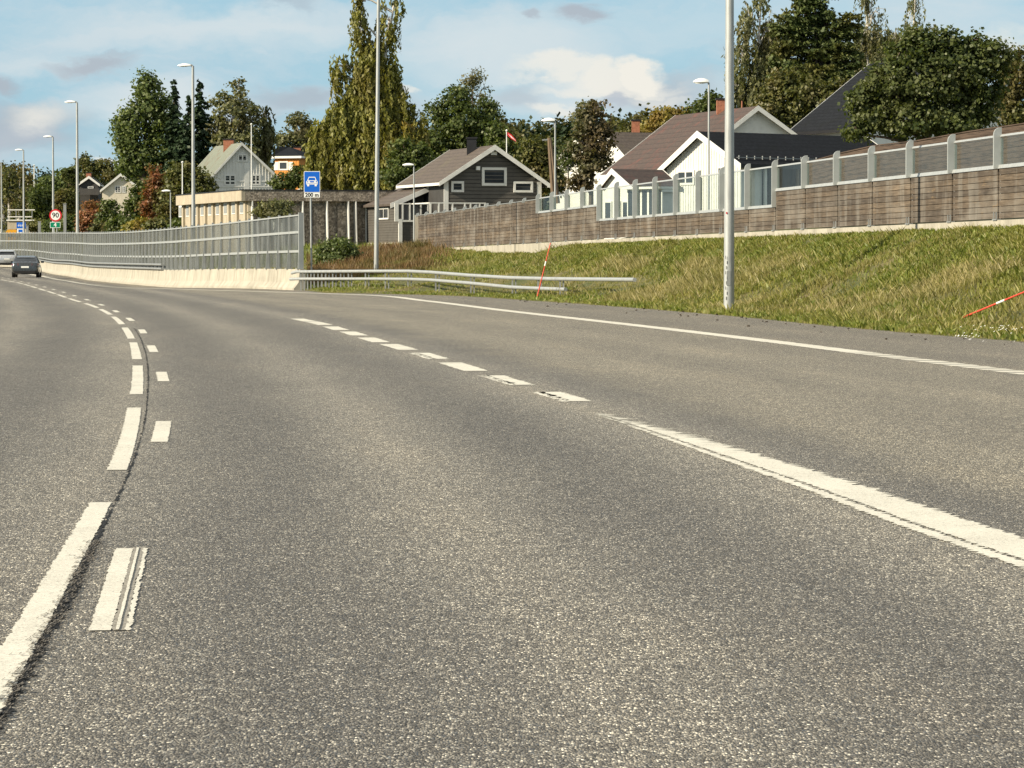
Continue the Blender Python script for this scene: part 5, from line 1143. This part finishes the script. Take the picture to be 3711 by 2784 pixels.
# shrubs and red foliage on the left
tree('broadleaf_tree','dark autumn tree with reddish left side behind the glass screen',[(425,400,46,44),(390,385,36,40),(440,440,44,40),(385,440,46,44)],300,'leaf_autumn',leafsize=.25,clump=.58,group=None)
tree('rowan_tree','red leaved tree left of the dark autumn tree',[(338,398,26,40),(322,440,24,36)],306,'leaf_red',leafsize=.24,clump=.5)
tree('broadleaf_tree','olive bushy tree between the beige house and the red tree',[(308,420,28,42),(296,470,40,30),(340,470,40,30),(280,452,16,24)],315,'leaf_dark',leafsize=.25,clump=.58)
tree('rowan_tree','orange leaved shrub right of the speed sign',[(190,465,22,32),(178,490,16,24),(205,450,12,20)],330,'leaf_orange',leafsize=.24,clump=.5)
tree('broadleaf_tree','dark green shrub under the beige house',[(236,450,20,28),(243,482,26,26),(222,478,18,24)],326,'leaf_dark',leafsize=.24,clump=.5)
tree('broadleaf_tree','pale green small tree left of the far dark house',[(135,392,26,34),(128,430,34,34),(105,400,24,30)],470,'leaf_poplar',leafsize=.34,clump=.75)
tree('broadleaf_tree','green tree behind the two far houses',[(195,365,22,22),(180,350,16,18),(250,375,40,24),(222,360,22,18)],540,'leaf_autumn',leafsize=.38,clump=.85)
tree('pine_tree','dark pine behind the speed sign',[(148,400,18,44),(158,375,10,34),(150,450,24,34)],440,'leaf_pine',leafsize=.3,style='needle',clump=.9)
tree('broadleaf_tree','dull green tree over the bridge parapet',[(90,430,34,34),(112,460,34,30),(80,470,26,24)],465,'leaf_dark',leafsize=.34,clump=.75)
for k,(px,top,w) in enumerate(((20,348,16),(42,372,14),(60,380,12),(8,372,14))):
    tree('birch_tree',['tall olive birch with pale trunk at the left edge','birch right of the tallest left edge birch','slim birch left of the far lamp','birch half cut by the left edge'][k],[(px,top+30,w,28),(px+3,top+62,w*1.2,34),(px-2,top+100,w*1.3,34,.6)],455+k*6,'leaf_autumn','birch_bark',leafsize=.3,clump=.7,dens=.7,trunk_r=.26)
# bushes near the screen end
for i_,(px_,py_,w_,h_,d_,lf_,lb_) in enumerate([(265,488,34,26,318,'leaf_dark','low green shrub under the olive bushy tree'),(310,492,40,24,300,'leaf_yellow','bright green low bush left of the dark autumn tree'),(150,487,30,26,345,'leaf_dark','dark shrub left of the orange shrub'),(225,494,26,18,322,'leaf_autumn','low brown green shrub beneath the beige house'),(345,488,34,26,292,'leaf_autumn','autumn shrub before the dark autumn tree'),(118,490,28,22,400,'leaf_poplar','pale shrub just left of the speed sign'),(80,486,22,18,436,'leaf_autumn','shrub over the yellow vehicle'),(400,486,30,24,284,'leaf_dark','dark shrub at the corner of the pale concrete building'),(140,438,24,36,420,'leaf_autumn','olive tree behind the tall lamp right of the speed sign'),(60,455,34,40,470,'leaf_dark','dark tree behind the bridge parapet')]):
    tree('shrub',lb_,[(px_,py_,w_,h_),(px_-w_*.5,py_+4,w_*.6,h_*.7),(px_+w_*.5,py_+5,w_*.6,h_*.7)],d_,lf_,leafsize=.26,clump=.5,cat='shrub',trunk_r=.08,limbs=False)
tree('hedge_bush','rounded green bush beside the blue motor road sign post',[(733,540,36,30),(700,548,24,30),(762,552,22,24),(720,565,40,20),(700,575,34,20),(745,575,30,18)],166,'leaf_poplar',leafsize=.12,clump=.3,cat='bush',trunk_r=.05,)
tree('garden_shrub','wispy green shrub before the concrete building corner',[(585,447,34,18,.7),(600,462,40,18),(560,460,18,18,.6),(615,440,16,14,.4)],205,'leaf_birch_grey',leafsize=.13,clump=.32,cat='bush',trunk_r=.05,zbase=1.6)
tree('garden_shrub','green bush between the weeping birch and the ochre house',[(620,392,30,22),(645,378,22,26),(600,400,20,16)],330,'leaf_dark',leafsize=.22,clump=.5,cat='bush')
# ---------------------------------------------------------------- far wooded hill: one mass
protoS=[spruce_quads((0,0,0),1,.16,16,.05,.8) for _ in range(3)]
def protoB():
    Q=[]
    for k in range(7):
        c=np.array([rng.normal(0,.10),rng.normal(0,.10),.45+.42*rng.random()]); r=np.array([.17,.17,.16])*(.7+.5*rng.random())
        P_,nv=ell_points(c,r,26,.4); pos=np.repeat(P_,7,0)+rng.normal(0,.022,(26*7,3)); Q.append(leaf_quads(pos,np.repeat(nv,7,0)+[0,0,.5],.042))
    return np.concatenate(Q)
protoL=[protoB() for _ in range(4)]
QS=[];QB=[]
rows=[(520,60),(580,60),(640,60),(700,70),(770,70),(850,80),(940,90)]
for d,n in rows:
    for k in range(n):
        px=rng.uniform(-150,3850); y=d+rng.uniform(-25,25); x=(px-CX)*y/F; zg=float(G(x,y))
        # skyline height (full px) to reach
        sk=np.interp(px,[-150,60,250,420,700,1100,1500,1800,2000,2200,2700,3850],[560,600,610,600,600,560,470,425,430,400,400,420])
        ztop=CAMH+(HZ-sk)*y/F; Hh=np.clip(ztop-zg,9,24)*(.72+.30*rng.random()); s=rng.random()*6.28
        if d<600 and Hh>18: Hh*=.8
        con=rng.random()<(.62 if px<700 else .3)
        P_=(protoS if con else protoL)[rng.integers(3)]; c,s_=math.cos(s),math.sin(s); wd=Hh*(1.0 if con else .95)
        Q=P_.copy(); X_=Q[...,0]*c-Q[...,1]*s_; Y_=Q[...,0]*s_+Q[...,1]*c; Q=np.stack([X_*wd+x,Y_*wd+y,Q[...,2]*Hh+zg],-1); (QS if con else QB).append(Q)
for nm,Q,mt,lb in (('distant_spruces',QS,'forest_needles','dark conifers of the far wooded hill along the skyline'),('distant_broadleaves',QB,'forest_leaves','olive and yellowing broadleaf woods of the far hill')):
    o=quads(nm,np.concatenate(Q),M[mt],None); o['kind']='stuff'; tag(o,lb,'forest')
# ---------------------------------------------------------------- sky, sun, camera
EL_,AZ=R(27),R(26)
S=Vector((-math.cos(EL_)*math.cos(AZ),-math.cos(EL_)*math.sin(AZ),math.sin(EL_)))
sun=bpy.data.lights.new('sun','SUN'); sun.energy=4.6; sun.angle=R(.53); sun.color=(1.0,.885,.69)
so=bpy.data.objects.new('sun',sun); COL.objects.link(so); so.rotation_euler=S.to_track_quat('Z','Y').to_euler(); so.location=(0,0,60)
w=bpy.data.worlds.new('World'); scene.world=w; w.use_nodes=True; nt=w.node_tree; bg=nt.nodes['Background']
sky=N(nt,'ShaderNodeTexSky'); sky.sky_type='NISHITA'; sky.sun_disc=False; sky.sun_elevation=EL_; sky.sun_rotation=math.atan2(S.x,S.y); sky.air_density=1.0; sky.dust_density=.6; sky.ozone_density=1.5
co=N(nt,'ShaderNodeTexCoord').outputs['Generated']; sp_=N(nt,'ShaderNodeSeparateXYZ'); nt.links.new(co,sp_.inputs[0])
ax=mathn(nt,'ARCTAN2',sp_.outputs[0],sp_.outputs[1]); ez=mathn(nt,'ARCTAN2',sp_.outputs[2],mathn(nt,'SQRT',mathn(nt,'ADD',mathn(nt,'MULTIPLY',sp_.outputs[0],sp_.outputs[0]),mathn(nt,'MULTIPLY',sp_.outputs[1],sp_.outputs[1]))))
cb_=N(nt,'ShaderNodeCombineXYZ'); nt.links.new(mathn(nt,'MULTIPLY',ax,F/1000),cb_.inputs[0]); nt.links.new(mathn(nt,'MULTIPLY',ez,F/1000),cb_.inputs[1]); uv=cb_.outputs[0]   # sky coordinates in thousands of pixels-worth of angle
# domain warp
n1=N(nt,'ShaderNodeTexNoise',i_Scale=3.2,i_Detail=6,i_Roughness=.6); mp=N(nt,'ShaderNodeMapping'); mp.inputs['Scale'].default_value=(.8,1.5,1); nt.links.new(uv,mp.inputs[0]); nt.links.new(mp.outputs[0],n1.inputs['Vector'])
vm=N(nt,'ShaderNodeVectorMath',operation='SUBTRACT'); nt.links.new(n1.outputs['Color'],vm.inputs[0]); vm.inputs[1].default_value=(.5,.5,.5)
vs=N(nt,'ShaderNodeVectorMath',operation='SCALE'); nt.links.new(vm.outputs[0],vs.inputs[0]); vs.inputs['Scale'].default_value=.30
va=N(nt,'ShaderNodeVectorMath',operation='ADD'); nt.links.new(uv,va.inputs[0]); nt.links.new(vs.outputs[0],va.inputs[1]); W_=va.outputs[0]
def blob(px,py,rx,ry,soft=.6,amp=1.0):
    a=(px*D-CX)/1000; b=(HZ-py*D)/1000
    s=N(nt,'ShaderNodeVectorMath',operation='SUBTRACT'); nt.links.new(W_,s.inputs[0]); s.inputs[1].default_value=(a,b,0)
    q=N(nt,'ShaderNodeVectorMath',operation='MULTIPLY'); nt.links.new(s.outputs[0],q.inputs[0]); q.inputs[1].default_value=(1000/(rx*D),1000/(ry*D),0)
    l=N(nt,'ShaderNodeVectorMath',operation='LENGTH'); nt.links.new(q.outputs[0],l.inputs[0])
    m=N(nt,'ShaderNodeMapRange',interpolation_type='SMOOTHSTEP'); nt.links.new(l.outputs['Value'],m.inputs[0]); m.inputs[1].default_value=1+soft*.6; m.inputs[2].default_value=1-soft; m.inputs[3].default_value=0; m.inputs[4].default_value=amp
    return m.outputs[0]
def mx(L):
    r=L[0]
    for q in L[1:]: r=mathn(nt,'MAXIMUM',r,q)
    return r
K=10.0
skyc=mixc(nt,1,sky.outputs[0],(.86,1.02,1.02),'MULTIPLY'); SKYMUL=1
base=mixc(nt,.85,skyc,(1.9,3.15,4.05))
# thin high veil everywhere
v1=noise(nt,W_,1,6,.62,stretch=(1.1,4.5,1)); veil=ramp(nt,v1,[(.42,(0,)*3),(.64,(.7,)*3)])
c=mixc(nt,veil,base,(3.5,4.05,4.35))
vl=mx([blob(520,60,420,50,.9,.7),blob(330,230,200,45,.9,.8),blob(1080,110,300,70,.9,.75),blob(1300,210,420,60,.9,.65),blob(1500,60,500,60,1,.4),blob(2000,40,300,120,1,.35),blob(100,130,160,30,1,.5)])
c=mixc(nt,vl,c,(4.1,4.45,4.55))
gy=mx([blob(-5,178,62,28,.5,.9),blob(215,140,80,22,.7,.85),blob(250,122,50,12,.8,.5),blob(60,275,130,62,.6,.85),blob(650,200,120,34,.7,.75),blob(540,235,80,30,.8,.5),blob(1258,28,66,28,.5,.9),blob(1140,46,24,13,.5,.7),blob(620,10,60,14,.8,.5),blob(1420,190,130,48,.7,.7),blob(1110,205,80,36,.7,.5),blob(860,235,90,40,.8,.4),blob(1590,105,40,16,.8,.4)])
c=mixc(nt,gy,c,(2.5,2.8,3.15))
cu=mx([blob(95,255,72,34,.9,.7),blob(1230,148,130,24,.6,.8),blob(1385,155,66,40,.4,1.0),blob(1300,165,80,34,.5,.9),blob(1330,185,150,16,.6,.8),blob(1200,230,60,14,.6,.7),blob(1425,205,60,14,.6,.5),blob(880,185,30,9,.6,.6),blob(230,345,40,10,.5,.8),blob(2170,110,70,40,.6,.6)])
c=mixc(nt,cu,c,(5.1,4.95,4.5))
g2=mx([blob(1330,205,34,18,.4,.8),blob(1290,228,50,14,.6,.6),blob(60,290,90,26,.6,.55)])
c=mixc(nt,g2,c,(2.9,3.2,3.55))
up_=N(nt,'ShaderNodeMapRange',interpolation_type='SMOOTHSTEP'); nt.links.new(ez,up_.inputs[0]); up_.inputs[1].default_value=.10; up_.inputs[2].default_value=.5
br=noise(nt,co,2.5,5,.6); c=mixc(nt,up_.outputs[0],c,mixc(nt,1,ramp(nt,br,[(.35,(.50,.60,.70)),(.6,(.90,.90,.88))]),(5,5,5),'MULTIPLY'))
bg.inputs[1].default_value=.10; nt.links.new(c,bg.inputs[0])
cam=bpy.data.cameras.new('camera'); cam.lens=36*F/3711; cam.sensor_width=36; cam.sensor_fit='HORIZONTAL'; cam.clip_start=.1; cam.clip_end=9000
cam_o=bpy.data.objects.new('camera',cam); COL.objects.link(cam_o); cam_o.location=(0,0,CAMH); cam_o.rotation_euler=(math.pi/2-PIT,0,0); scene.camera=cam_o
scene.render.engine='CYCLES'; scene.cycles.max_bounces=6; scene.cycles.transparent_max_bounces=24; scene.cycles.diffuse_bounces=3
vs_=scene.view_settings; vs_.view_transform='Standard'; vs_.look='None'; vs_.gamma=1.0; vs_.exposure=0.8
scene.render.resolution_x=1024; scene.render.resolution_y=768
